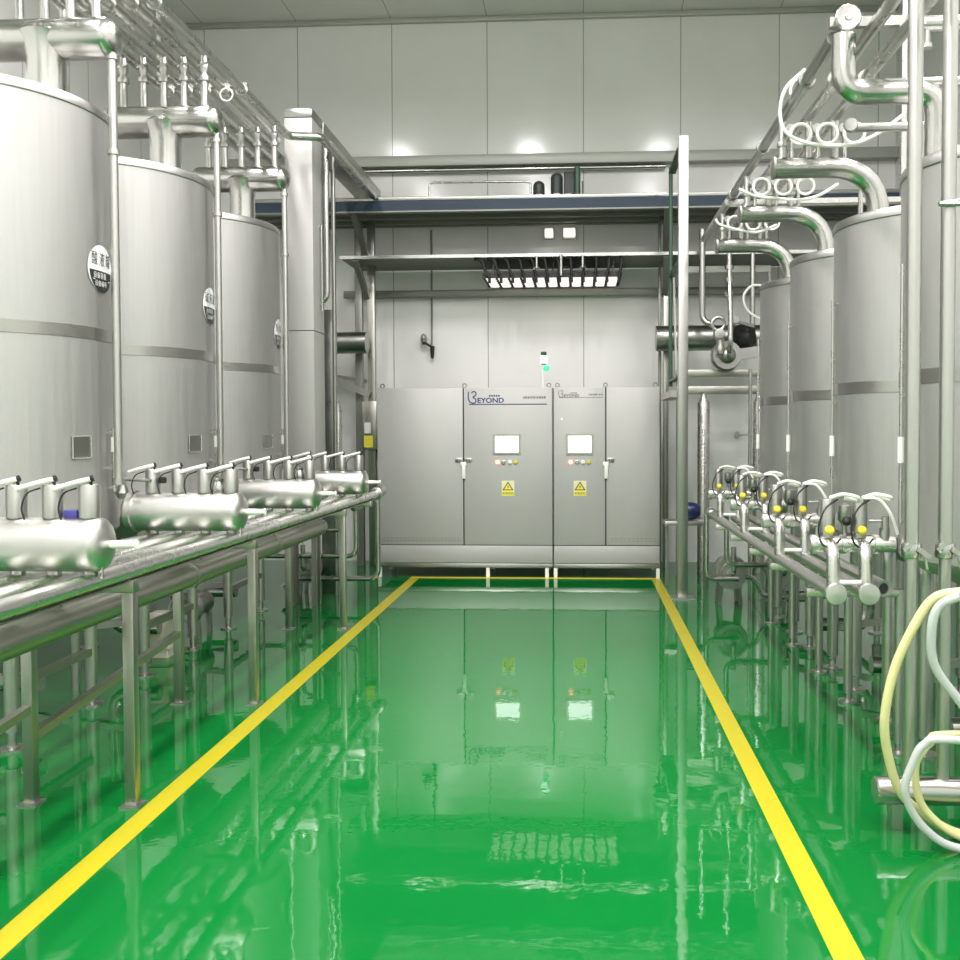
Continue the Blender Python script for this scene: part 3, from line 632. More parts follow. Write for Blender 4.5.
# bright spots like lamp reflections under the walkway, built as glowing boxes
for x0, x1, lb in ((-0.405, -0.31, 'small square glowing spot below the walkway, left of the pair'), (-0.195, -0.06, 'wider glowing spot below the walkway, right of the pair')):
    t = thing('glow_spot', lb, 'lamp', ((x0 + x1) / 2, 10.9, 3.70))
    b = BM(); box(b, x0, x1, 10.84, 10.998, 3.685, 3.775, 0.012); obj('lens', b, 'warm_lit', t)  # emissive block standing in for the bright spot
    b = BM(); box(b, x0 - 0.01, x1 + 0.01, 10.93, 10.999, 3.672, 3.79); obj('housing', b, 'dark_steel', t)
# louvred lamp and hoses under the lower tray
t = thing('louvre_lamp', 'long lit louvre lamp hung under the lower tray of the platform', 'lamp', (-0.3, 10.5, 3.06))
NX, NY = 11, 5; x0, dx = -1.02, 1.43 / 11; y0, dy = 10.20, 0.65 / 5
b = BM()
for j in range(NY):
    for k in range(NX):
        xa = x0 + dx * k + 0.012; ya = y0 + dy * j + 0.012
        box(b, xa, xa + dx - 0.03, ya, ya + dy - 0.065, 3.108, 3.159, 0.012)
o = obj('lit_cells', b, 'warm_lit', t)
b = BM(); box(b, x0 - 0.02, x0 + dx * NX + 0.02, y0 + 0.0, y0 + dy * NY, 3.160, 3.170)
for j in range(NY + 1): box(b, x0 - 0.02, x0 + dx * NX + 0.02, y0 + dy * j - 0.02, y0 + dy * j, 3.12, 3.160)
obj('louvre', b, 'gap', t)
for x in (-0.95, -0.3, 0.35):
    b = BM(); cyl(b, (x, 10.5, 3.17), (x, 10.5, 3.334), 0.01, 8); obj('hanger', b, 'steel', t)
for k in range(12):
    x = -1.01 + 1.43 / 11 * k; s = (k - 6) * 0.006
    ord12 = ['leftmost', 'second', 'third', 'fourth', 'fifth', 'sixth', 'seventh', 'eighth', 'ninth', 'tenth', 'eleventh', 'rightmost'][k]
    b = BM(); tube(b, smooth_path([(x - 0.06 + s * 1.5, 10.145, 3.314), (x - 0.02 + s, 10.145, 3.308), (x - 0.004 + s * 0.5, 10.145, 3.27), (x, 10.145, 3.20), (x + 0.008 - s, 10.148, 3.12), (x + 0.012 - s, 10.15, 3.06)]), 0.016, 10)
    solo('drop_hose', b, 'black_rubber', 'black hose bending down in front of the louvre lamp, ' + (ord12 if k in (0, 11) else ord12 + ' from the left'), 'hose', 'black hoses at the louvre lamp')
for x, lb in ((-0.46, 'left'), (0.02, 'right')):
    b = BM(); cyl(b, (x, 10.08, 3.33), (x, 10.08, 3.20), 0.014, 10); torus(b, (x, 10.08, 3.185), (0, 1, 0), 0.03, 0.008, 16, 6, PI, 2 * PI)
    solo('hook', b, 'steel', 'steel hook under the lower tray, ' + lb + ' one of two', 'hook', 'hooks under the lower tray')
b = BM(); cyl(b, (-0.205, 10.075, 3.345), (-0.205, 10.075, 3.12), 0.017, 10); solo('hook_rod', b, 'polished', 'bright straight rod hanging between the two hooks', 'rod')
# hose gun on the wall
t = thing('spray_gun', 'black spray gun hanging on a grey hose against the back wall', 'spray gun', (-1.71, 10.9, 2.3))
b = BM(); tube(b, [(-1.705, 10.97, 3.80), (-1.705, 10.97, 2.55), (-1.705, 10.93, 2.47)], 0.011, 8); obj('hose', b, 'frame_grey', t)
b = BM(); lathe(b, [(0.012, 0), (0.02, 0.03), (0.027, 0.14), (0.0, 0.15)], (-1.695, 10.93, 2.33), (0, 0, 1), 12); obj('nozzle', b, 'black_rubber', t)
b = BM(); tube(b, [(-1.70, 10.93, 2.46), (-1.76, 10.90, 2.50), (-1.80, 10.88, 2.50)], 0.014, 8); obj('trigger', b, 'black_rubber', t)
b = BM(); lathe(b, [(0, -0.02), (0.035, -0.015), (0.045, 0.02), (0.03, 0.07), (0, 0.09)], (-1.79, 10.92, 2.53), (0, -0.3, 1), 16); obj('cup', b, 'polished', t)
# round ducts at both ends of the platform
b = BM(); lathe(b, [(0, 0), (0.118, 0), (0.118, 0.9), (0, 0.9)], (-3.22, 10.36, 2.465), (1, 0, 0), 32); solo('round_duct', b, 'dark_steel', 'dull round duct end beside the left platform post', 'duct')
b = BM(); lathe(b, [(0, 0), (0.135, 0), (0.135, 0.36), (0.139, 0.36), (0.139, 0.39), (0.135, 0.39), (0.135, 1.5), (0, 1.5)], (0.80, 10.36, 2.485), (1, 0, 0), 32); solo('round_duct', b, 'dark_steel', 'dull round duct crossing behind the right post', 'duct')

# ------------------------------------------------------------------ control cabinets
YC = 9.78
def warn_sign(root, x, z):
    b = BM(); box(b, x - 0.065, x + 0.065, YC - 0.012, YC - 0.008, z - 0.078, z + 0.078); s = obj('warning_sign', b, 'warn_pale', root, label='pale yellow warning plate with black triangle')
    b = BM(); y = YC - 0.0125
    flat_poly(b, [(x - 0.056, y, z - 0.020), (x + 0.056, y, z - 0.020), (x, y, z + 0.070)]); obj('triangle', b, 'ink', s)
    b = BM(); y = YC - 0.0132
    flat_poly(b, [(x - 0.040, y, z - 0.011), (x + 0.040, y, z - 0.011), (x, y, z + 0.053)]); obj('triangle_field', b, 'warn_yellow', s)
    b = BM(); y = YC - 0.0138
    flat_poly(b, [(x + 0.004, y, z + 0.038), (x - 0.009, y, z + 0.012), (x - 0.001, y, z + 0.014), (x - 0.005, y, z - 0.007), (x + 0.010, y, z + 0.020), (x + 0.002, y, z + 0.019)]); obj('bolt_mark', b, 'ink', s)
    b = BM(); box(b, x - 0.062, x + 0.062, YC - 0.0132, YC - 0.012, z - 0.072, z - 0.028); obj('caption_field', b, 'warn_yellow', s)
    b = text_bm('有电危险', 0.029, lambda u, v: (x + u, YC - 0.0138, z - 0.061 + v), align='CENTER'); obj('lettering', b, 'ink', s)
def hmi(root, x0, x1, z0, z1):
    b = BM(); y = YC - 0.02
    for a in ((x0 - 0.022, x1 + 0.022, z1, z1 + 0.02), (x0 - 0.022, x1 + 0.022, z0 - 0.02, z0), (x0 - 0.022, x0, z0, z1), (x1, x1 + 0.022, z0, z1)):
        box(b, a[0], a[1], y, YC - 0.008, a[2], a[3])
    f = obj('screen_bezel', b, 'square_tube', root)
    b = BM(); box(b, x0, x1, YC - 0.014, YC - 0.008, z0, z1); obj('display', b, 'screen_lit', f, label='lit white touch screen')
def knobs(root, xs, z):
    for k, x in enumerate(xs):
        b = BM(); lathe(b, [(0, 0.02), (0.014, 0.02), (0.017, 0.012), (0.022, 0.01), (0.022, 0)], (x, YC - 0.008, z), (0, -1, 0), 16)
        obj(['indicator_lamp', 'push_button', 'push_button', 'key_switch'][k], b, ['red_lit', 'steel', 'white_plastic', 'line_dull'][k], root, label=['glowing red lamp', None, 'pale button', 'brass coloured switch'][k])
def latch(root, x, z, both):
    b = BM()
    if both: box(b, x - 0.085, x - 0.012, YC - 0.02, YC - 0.008, z - 0.022, z + 0.022, 0.004)
    box(b, x + 0.012, x + 0.085, YC - 0.02, YC - 0.008, z - 0.022, z + 0.022, 0.004)
    o = obj('latch_plate', b, 'satin', root)
    b = BM(); box(b, x - 0.016, x + 0.022, YC - 0.035, YC - 0.018, z - 0.19, z - 0.03, 0.006); box(b, x - 0.03, x + 0.03, YC - 0.03, YC - 0.01, z - 0.06, z - 0.02, 0.006); obj('latch_handle', b, 'white_plastic', root, label='pale latch handle')
    b = BM()
    for q in ((-0.06, -0.035, 0.035, 0.06) if both else (0.035, 0.06)): cyl(b, (x + q, YC - 0.023, z), (x + q, YC - 0.019, z), 0.008, 8)
    obj('screw', b, 'gap', root)
def small_print(root, x0, x1, z, h, m):
    b = BM(); x = x0; rnd = random.Random(int(1000 * abs(x0)))
    while x < x1 - 0.01:
        wd = rnd.uniform(0.008, 0.02); flat_poly(b, [(x, YC - 0.0095, z), (x + wd, YC - 0.0095, z), (x + wd, YC - 0.0095, z + h * rnd.uniform(0.6, 1)), (x, YC - 0.0095, z + h * rnd.uniform(0.6, 1))]); x += wd + 0.006
    obj('small_print', b, m, root)
def logo(root, x, z, s, m):
    f = lambda u, v: (x + u * s, YC - 0.0095, z + v * s)
    b = BM()
    tubepts = [(0.0, 0.135), (-0.004, 0.09), (0.0, 0.045), (0.02, 0.012), (0.06, 0.0), (0.085, 0.02), (0.08, 0.05), (0.05, 0.07), (0.085, 0.095), (0.08, 0.13), (0.05, 0.135), (0.035, 0.115)]
    P = smooth_path([(p[0], p[1], 0) for p in tubepts]); wd = 0.007
    for a, c in zip(P, P[1:]):
        d = (c - a).normalized(); n = Vector((-d.y, d.x, 0)) * wd
        flat_poly(b, [f(*(a - n)[:2]), f(*(c - n)[:2]), f(*(c + n)[:2]), f(*(a + n)[:2])])
    obj('logo_mark', b, m, root)
    b = text_bm('EYOND', 0.082, lambda u, v: f(0.10 + u, 0.005 + v), sx=1.12, bold=0.0022); obj('logo_lettering', b, m, root, label='BEYOND lettering')
    b = BM(); xx = 0.24
    while xx < 0.375: flat_poly(b, [f(xx, 0.075), f(xx + 0.018, 0.075), f(xx + 0.018, 0.097), f(xx, 0.097)]); xx += 0.027
    obj('small_print', b, m, root)
def cabinet(lb, xa, xb, seam, logo_side):
    t = thing('control_cabinet', lb, 'cabinet', ((xa + xb) / 2, YC + 0.3, 0), 'control cabinets')
    b = BM(); box(b, xa, xb, YC + 0.012, YC + 0.62, 0.14, 1.945, 0.006); obj('body', b, 'cabinet_steel', t)
    for k, (p, q) in enumerate(((xa + 0.006, seam - 0.006), (seam + 0.006, xb - 0.006))):
        b = BM(); box(b, p, q, YC - 0.008, YC + 0.012, 0.335, 1.938, 0.004); obj('door', b, 'cabinet_steel', t)
    b = BM(); box(b, xa + 0.004, xb - 0.004, YC - 0.008, YC + 0.012, 0.15, 0.327, 0.003); obj('plinth_panel', b, 'cabinet_steel', t)
    b = BM(); box(b, seam - 0.006, seam + 0.006, YC + 0.002, YC + 0.0125, 0.335, 1.94); box(b, xa, xb, YC + 0.002, YC + 0.0125, 0.325, 0.337); obj('door_gap', b, 'gap', t)
    b = BM(); box(b, xa, xb, YC - 0.01, YC + 0.03, 0.10, 0.142, 0.003); box(b, xa, xb, YC + 0.58, YC + 0.62, 0.10, 0.142, 0.003); obj('base_frame', b, 'satin', t)
    for x in ((xa + 0.02, xa + 1.14, xb - 0.06) if xb - xa > 1.5 else (xa + 0.30 - 0.28, xb - 0.02)):
        for y in (YC + 0.01, YC + 0.59):
            b = BM(); box(b, x - 0.018, x + 0.018, y - 0.018, y + 0.018, 0, 0.10); obj('leg', b, 'white_plastic', t, label='pale leg')
    for x in (xa + 0.04, seam, xb - 0.04):
        b = BM(); torus(b, (x, YC + 0.1, 1.945 + 0.024), (0, 1, 0), 0.02, 0.006, 16, 6); obj('lifting_eye', b, 'dark_steel', t)
    return t
t = cabinet('wide left control cabinet with blue lettering and one lit screen', -2.095, -0.288, -1.20, 0)
hmi(t, -0.875, -0.635, 1.285, 1.45); knobs(t, (-0.85, -0.79, -0.725, -0.665), 1.182); warn_sign(t, -0.745, 0.915); latch(t, -1.20, 1.205, True)
logo(t, -1.145, 1.785, 0.87, 'logo_blue'); small_print(t, -0.59, -0.345, 1.83, 0.028, 'grey_ink')
b = BM(); box(b, -1.14, -0.345, YC - 0.0095, YC - 0.008, 1.768, 1.778); obj('rule_line', b, 'logo_blue', t)
b = BM()
for k in range(19):
    for z in (0.375, 0.40): box(b, -2.045 + 0.043 * k, -2.045 + 0.043 * k + 0.03, YC - 0.0092, YC - 0.008, z, z + 0.007)
obj('louvre', b, 'dark_steel', t)
t = cabinet('narrow right control cabinet with grey lettering and one lit screen', -0.280, 0.80, 0.252, 1)
hmi(t, -0.13, 0.105, 1.28, 1.45); knobs(t, (-0.105, -0.04, 0.02, 0.08), 1.182); warn_sign(t, -0.01, 0.915); latch(t, 0.252, 1.205, False)
logo(t, -0.225, 1.842, 0.5, 'grey_ink'); small_print(t, 0.08, 0.22, 1.86, 0.018, 'grey_ink')
b = BM(); box(b, -0.225, 0.225, YC - 0.0095, YC - 0.008, 1.835, 1.84); obj('rule_line', b, 'grey_ink', t)
b = BM(); cyl(b, (-0.195, YC - 0.014, 1.62), (-0.195, YC - 0.008, 1.62), 0.014, 10); obj('lock_button', b, 'white_plastic', t)
b = BM()
for k in range(11):
    for z in (0.375, 0.40): box(b, 0.30 + 0.043 * k, 0.30 + 0.043 * k + 0.03, YC - 0.0092, YC - 0.008, z, z + 0.007)
obj('louvre', b, 'dark_steel', t)
t = thing('signal_tower', 'slim signal tower with green light on top of the control cabinets', 'signal light', (-0.40, 10.0, 1.945))
b = BM(); cyl(b, (-0.395, 10.0, 1.945), (-0.395, 10.0, 2.20), 0.012, 10); obj('pole', b, 'white_plastic', t)
b = BM(); lathe(b, [(0, 0.0), (0.036, 0.0), (0.036, 0.075), (0, 0.075)], (-0.385, 10.0, 2.205), seg=16); obj('lit_module', b, 'white_lit', t, label='lit pale module')
b = BM(); lathe(b, [(0.026, 0), (0.030, 0.01), (0.030, 0.04), (0.0, 0.045)], (-0.385, 10.0, 2.28), seg=16); obj('cap', b, 'green_pipe', t)
b = BM(); lathe(b, [(0.018, 0), (0.03, -0.02), (0.018, -0.03)], (-0.385, 10.0, 2.215), seg=16); obj('socket', b, 'dark_steel', t)
b = BM(); lathe(b, [(0, -0.03), (0.024, -0.024), (0.032, 0), (0.024, 0.024), (0, 0.03)], (-0.355, 9.98, 2.15), seg=16); bar(b, (-0.395, 9.99, 2.15), (-0.36, 9.98, 2.15), 0.01, 0.01); obj('green_lamp', b, 'green_lit', t, label='glowing green lamp')
# wall box on the left post
t = thing('junction_box', 'grey switch box with yellow label beside the left cabinet', 'box', (-2.31, 10.45, 1.3))
b = BM(); box(b, -2.395, -2.235, 10.42, 10.556, 1.30, 1.83, 0.006); obj('case', b, 'square_tube', t)
b = BM(); box(b, -2.375, -2.275, 10.415, 10.42, 1.325, 1.455); obj('warning_label', b, 'warn_yellow', t, label='yellow label')
b = BM(); box(b, -2.37, -2.30, 10.415, 10.42, 1.48, 1.60); obj('paper_label', b, 'sign_white', t, label='white label')
b = BM(); tube(b, smooth_path([(-2.25, 10.5, 1.30), (-2.23, 10.5, 1.1), (-2.22, 10.5, 0.8), (-2.23, 10.5, 0.3), (-2.23, 10.5, 0.0)]), 0.012, 8); obj('cable', b, 'black_rubber', t)

# ------------------------------------------------------------------ right column, back equipment
t = thing('steel_post', 'slim square steel column standing by the right yellow line', 'column', (0.905, 8.62, 0))
b = BM(); box(b, 0.862, 0.948, 8.577, 8.663, 0.01, 4.09, 0.004); obj('shaft', b, 'post_steel', t)
b = BM(); box(b, 0.80, 1.01, 8.53, 8.72, 0, 0.012); obj('base_plate', b, 'satin', t)
b = BM(); cyl(b, (0.873, 9.45, 1.93), (0.873, 9.45, 4.05), 0.02, 10)
for z in (1.98, 3.0, 4.0): box(b, 0.853, 0.92, 8.66, 9.47, z - 0.01, z + 0.01)
solo('conduit', b, 'green_pipe', 'dark green thin conduit just left of the slim steel column', 'conduit')
b = BM(); box(b, 0.80, 0.925, 8.663, 9.7, 1.80, 1.86); solo('cross_bar', b, 'square_tube', 'short bar behind the slim steel column near cabinet top', 'bar')
# equipment frame behind
t = thing('equipment_frame', 'steel support frame with two cross bars behind the right column', 'frame', (1.4, 10.0, 0))
for z0, z1 in ((2.05, 2.12), (1.87, 1.95)):
    b = BM(); box(b, 0.98, 2.0, 9.9, 9.96, z0, z1, 0.004); obj('cross_bar', b, 'square_tube', t)
for x in (1.0, 1.97):
    b = BM(); box(b, x - 0.02, x + 0.02, 9.96, 10.0, 0, 2.12); obj('post', b, 'frame_grey', t)
b = BM(); box(b, 0.98, 2.0, 10.3, 10.36, 3.17, 3.24, 0.004); obj('back_bar', b, 'trim_grey', t)
for x in (0.985, 1.985):
    b = BM(); bar(b, (x, 10.02, 2.08), (x, 10.33, 3.19), 0.02, 0.03); obj('stay', b, 'frame_grey', t)
t = thing('transfer_valve', 'round flanged valve body with pipe bend in front of the right duct', 'valve', (1.47, 9.8, 2.1))
b = BM(); lathe(b, [(0, 0.06), (0.03, 0.06), (0.085, 0.02), (0.10, 0.0), (0.150, 0.0), (0.155, 0.01), (0.155, 0.03), (0.14, 0.05), (0.14, 0.12), (0, 0.12)][::-1], (1.465, 9.86, 2.255), (0, -1, 0), 28); obj('flange', b, 'satin', t, sharp=25)
b = BM(); lathe(b, [(0.085, 0.0), (0.08, 0.03), (0.055, 0.06), (0, 0.075)], (1.465, 9.74, 2.255), (0, -1, 0), 24); obj('dome', b, 'dark_steel', t)
b = BM(); tube(b, [(1.47, 9.64, 2.27), (1.47, 9.58, 2.35), (1.475, 9.62, 2.7), (1.475, 9.70, 3.0), (1.475, 9.72, 3.62)], 0.026, 12, 0.06)
for z in (2.86, 3.0, 3.12): cyl(b, (1.475, 9.71, z - 0.02), (1.475, 9.71, z + 0.02), 0.045, 14)
obj('riser', b, 'polished', t)
b = BM(); bar(b, (1.55, 9.8, 2.26), (1.86, 9.8, 2.30), 0.05, 0.11); lathe(b, [(0.03, -0.02), (0.035, 0.0), (0.03, 0.04)], (1.85, 9.78, 2.25), (0, -1, 0), 12); obj('arm', b, 'satin', t)
b = BM(); torus(b, (1.365, 9.68, 2.56), (0, 1, 0), 0.062, 0.017, 24, 8); obj('ring', b, 'satin', t)
b = BM(); lathe(b, [(0, 0.03), (0.05, 0.025), (0.055, 0), (0.055, -0.08), (0, -0.08)], (1.375, 9.66, 2.46), (0, -1, 0), 18); lathe(b, [(0.04, 0), (0.05, 0.05), (0.035, 0.1), (0.045, 0.16)], (1.39, 9.7, 2.26), seg=16); obj('head', b, 'satin', t)
b = BM(); lathe(b, [(0, 0.03), (0.04, 0.03), (0.045, 0), (0.045, -0.06), (0, -0.06)], (1.53, 9.68, 2.60), (0, -1, 0), 16); bar(b, (1.56, 9.70, 2.58), (1.72, 9.75, 2.54), 0.03, 0.03); obj('side_valve', b, 'dark_steel', t)
b = BM(); lathe(b, [(0, -0.13), (0.06, -0.12), (0.13, -0.05), (0.14, 0.03), (0.09, 0.11), (0, 0.13)], (1.66, 9.95, 2.45), (1, 0, 0.1), 24); solo('ball_float', b, 'black_rubber', 'dark rounded motor beside the flanged valve', 'motor')
b = BM(); tube(b, smooth_path([(1.80, 9.6, 2.92), (1.68, 9.6, 2.92), (1.60, 9.6, 2.82), (1.64, 9.6, 2.68), (1.78, 9.6, 2.58)]), 0.012, 8); solo('air_hose', b, 'white_plastic', 'white hose curl right of the flanged valve', 'hose')
b = BM(); tube(b, [(1.24, 9.95, 3.55), (1.24, 9.95, 2.60), (1.36, 9.92, 2.58)], 0.032, 14, 0.10); solo('bent_pipe', b, 'polished', 'bright bent pipe dropping to the flanged valve, right of the slim column', 'pipe')
b = BM(); cyl(b, (1.765, 10.05, 3.32), (1.765, 10.05, 2.45), 0.028, 14); solo('riser_pipe', b, 'polished', 'bright vertical pipe behind the farthest right tank elbow', 'pipe')
for x, lb in ((1.245, 'stout vertical pipe standing right of the slim steel column'), (1.80, 'stout vertical pipe half hidden by the farthest right tank')):
    b = BM(); lathe(b, [(0.03, 1.88), (0.03, 1.84), (0.062, 1.78), (0.062, 0.0), (0, 0)], (x, 9.85, 0), seg=24); solo('riser_pipe', b, 'steel', lb, 'pipe')
t = thing('drain_pipe', 'thin vertical pipe with a spoon shaped valve lever at the back right', 'pipe', (1.70, 9.55, 0))
b = BM(); tube(b, [(1.66, 9.55, 2.10), (1.66, 9.55, 0.0)], 0.018, 10); obj('pipe', b, 'polished', t)
b = BM(); bar(b, (1.66, 9.53, 1.46), (1.56, 9.5, 1.45), 0.015, 0.02); lathe(b, [(0, -0.01), (0.03, -0.008), (0.035, 0), (0.03, 0.008), (0, 0.01)], (1.525, 9.5, 1.455), (0.4, -1, 0), 14); obj('lever', b, 'satin', t)
t = thing('blue_motor', 'blue round motor on a small bench right of the slim steel column', 'motor', (1.10, 9.5, 0))
b = BM(); lathe(b, [(0, -0.09), (0.05, -0.085), (0.08, -0.045), (0.088, 0.0), (0.08, 0.045), (0.05, 0.085), (0, 0.09)], (1.055, 9.3, 0.725), (1, 0, 0), 24); obj('housing', b, 'blue_plastic', t)
b = BM(); box(b, 0.80, 1.22, 9.2, 9.45, 0.595, 0.635, 0.004); obj('bench_top', b, 'satin', t)
for x in (0.83, 1.19):
    b = BM(); box(b, x - 0.015, x + 0.015, 9.31, 9.34, 0, 0.595); obj('leg', b, 'dark_steel', t)

# ------------------------------------------------------------------ right process pipes, manifolds, stands
ZP = 0.80
for k, x in enumerate(RX[:2] + [1.345]):
    y0 = (4.16, 4.16, 4.30)[k]; y1 = (8.02, 7.75, 7.7)[k]
    t = thing('process_pipe', ['low process pipe on the right, outermost by the aisle', 'low process pipe on the right, second from the aisle', 'low process pipe on the right, nearest the tanks'][k], 'pipe', (x, 6, ZP - 0.03), 'process pipes on the right')
    b = BM(); cyl(b, (x, y0, ZP), (x, y1, ZP), 0.031, 20); obj('pipe', b, 'satin', t)
    if k < 2:
        b = BM(); lathe(b, [(0, -0.004), (0.012, -0.004), (0.044, 0.0), (0.047, 0.006), (0.047, 0.018), (0.031, 0.022)], (x, y0 - 0.02, ZP), (0, 1, 0), 28); obj('end_cap', b, 'bright_cap', t)
    else:
        b = BM(); lathe(b, [(0.02, 0.06), (0.024, 0.0), (0.036, -0.002), (0.036, 0.05), (0.03, 0.06)], (x - 0.03, y0 - 0.06, ZP + 0.01), (-0.35, 1, 0), 18); obj('open_coupling', b, 'satin', t)
        b = BM(); lathe(b, [(0, 0.004), (0.025, 0.004)], (x - 0.03, y0 - 0.06, ZP + 0.01), (-0.35, 1, 0), 18); obj('dark_mouth', b, 'gap', t)
    if k == 0:
        b = BM(); capsule(b, (x, y1 - 0.02, ZP), (x, y1 + 0.11, ZP + 0.02), 0.045, 0.7, 18); obj('far_cap', b, 'satin', t)
# stands carry the pipes
SL = ['steel pipe stand under the right process pipes, nearest the hoses', 'steel pipe stand under the right process pipes, second from the hoses', 'steel pipe stand under the right process pipes, third from the hoses', 'steel pipe stand under the right process pipes, fourth from the hoses', 'steel pipe stand under the right process pipes, last before the floor pumps']
for (y, lb) in zip((4.5, 5.35, 6.0, 6.75, 7.5), SL):
    t = thing('pipe_stand', lb, 'stand', (1.45, y, 0), 'pipe stands on the right')
    b = BM(); box(b, 1.04, 1.50, y - 0.02, y + 0.02, ZP - 0.07, ZP - 0.031, 0.003); obj('cross_arm', b, 'steel', t)
    b = BM(); cyl(b, (1.47, y, 0.05), (1.47, y, ZP - 0.04), 0.024, 14); lg = obj('leg', b, 'satin', t)
    b = BM(); lathe(b, [(0, 0), (0.05, 0), (0.05, 0.01), (0.018, 0.015), (0.018, 0.06)], (1.47, y, 0), seg=16); obj('foot', b, 'steel', lg)
NL = ['valve manifold nearest the camera on the right, with two yellow-based actuators', 'right valve manifold in front of the large tank, second from camera', 'right valve manifold third from camera, in front of the middle tank', 'right valve manifold farthest back beside the stout vertical pipe']
for i, (y, lb) in enumerate(zip((4.28, 5.40, 6.53, 7.63), NL)):
    zc = 0.998
    t = thing('valve_manifold', lb, 'manifold', (1.2, y, ZP), 'valve manifolds on the right')
    b = BM(); lathe(b, [(0, 0), (0.036, 0.0), (0.036, 0.365), (0, 0.365)], (1.005, y, zc), (1, 0, 0), 24)
    for x in (1.02, 1.15, 1.29): lathe(b, [(0.036, -0.012), (0.043, -0.01), (0.043, 0.01), (0.036, 0.012)], (x, y, zc), (1, 0, 0), 24)
    obj('header', b, 'pipe_bright', t)
    for k, x in enumerate(RX[:2]):
        b = BM(); tube(b, [(x, y, zc), (x, y - 0.075, zc), (x, y - 0.085, ZP + 0.02)], 0.029, 18, 0.06); obj('elbow', b, 'pipe_bright', t)
        b = BM(); lathe(b, [(0.024, 0.03), (0.024, 0.05), (0.032, 0.055), (0.032, 0.195), (0.030, 0.2), (0, 0.2)], (x - 0.005, y, zc), seg=20); v = obj('valve_actuator', b, 'satin', t)
        b = BM(); lathe(b, [(0, 0), (0.018, 0.0), (0.021, 0.006), (0.021, 0.018), (0.014, 0.024), (0, 0.024)], (x - 0.005, y - 0.03, zc + 0.058), (0, -0.6, 0.5), 14); obj('yellow_cap', b, 'yellow_plastic', v, label='yellow plastic cap')
        sgn = 1
        b = BM(); tube(b, smooth_path([(x, y - 0.02, zc + 0.205), (x + 0.05, y - 0.04, zc + 0.222), (x + 0.11, y - 0.05, zc + 0.21), (x + 0.115, y - 0.03, zc + 0.195), (x + 0.06, y - 0.03, zc + 0.205)]), 0.0085, 8); obj('air_hose', b, 'white_plastic', v, label='white air hose')
        b = BM(); tube(b, smooth_path([(x + 0.03, y - 0.03, zc + 0.20), (x - 0.03, y - 0.06, zc + 0.16), (x - 0.06, y - 0.07, zc + 0.08), (x - 0.045, y - 0.07, zc + 0.01), (x, y - 0.06, zc - 0.005), (x + 0.04, y - 0.05, zc + 0.03)]), 0.0042, 7); obj('signal_cable', b, 'black_rubber', v)
    b = BM(); tube(b, smooth_path([(1.226, y - 0.03, zc + 0.205), (1.29, y - 0.05, zc + 0.20), (1.34, y - 0.06, zc + 0.13), (1.37, y - 0.05, zc + 0.05)]), 0.007, 8); obj('air_hose', b, 'white_plastic', t, label='white air hose')
    b = BM(); lathe(b, [(0, -0.022), (0.016, -0.016), (0.022, 0), (0.016, 0.016), (0, 0.022)], (1.158, y - 0.03, zc + 0.105), seg=12); obj('black_knob', b, 'black_rubber', t)
    b = BM(); lathe(b, [(0.012, 0), (0.012, 0.05), (0.03, 0.08), (0.026, 0.14), (0, 0.15)], (1.158, y + 0.01, zc + 0.03), seg=14); obj('vent_valve', b, 'satin', t)
    b = BM(); cyl(b, (1.255, y - 0.02, zc + 0.105), (1.33, y - 0.02, zc + 0.105), 0.006, 8); lathe(b, [(0.016, -0.03), (0.016, 0.03)], (1.325, y - 0.02, zc + 0.095), seg=10); lathe(b, [(0.022, 0.02), (0.022, 0.075), (0.012, 0.08)], (1.325, y - 0.01, zc), seg=12); obj('sensor', b, 'satin', t)
    b = BM(); cyl(b, (1.11, y - 0.10, ZP + 0.045), (1.20, y - 0.10, ZP + 0.045), 0.011, 10); obj('drain_nozzle', b, 'white_plastic', t, label='pale drain nozzle')
# returns and pumps at the far right end
b = BM(); tube(b, [(1.05, 8.10, ZP), (1.05, 8.10, 0.255), (1.32, 8.10, 0.255)], 0.022, 14, 0.09); solo('return_pipe', b, 'polished', 'outer bent pipe dropping from the far end of the right process pipes', 'pipe')
b = BM(); tube(b, [(1.19, 7.92, ZP), (1.19, 7.92, 0.40), (1.72, 7.92, 0.40)], 0.022, 14, 0.09); solo('return_pipe', b, 'polished', 'inner bent pipe dropping above the near floor pump on the right', 'pipe')
b = BM(); tube(b, [(1.36, 8.0, 0.29), (1.44, 8.0, 0.28), (1.50, 8.0, 0.13), (1.72, 8.0, 0.12)], 0.02, 12, 0.06); solo('return_pipe', b, 'polished', 'S shaped low pipe leaving the near floor pump on the right', 'pipe')
pump('round steel pump on the floor at the far end of the right process pipes', 1.28, 8.22, 0.29, 0.145)
pump('round steel pump on the floor half hidden behind the right pipe stands', 1.70, 8.22, 0.29, 0.135)
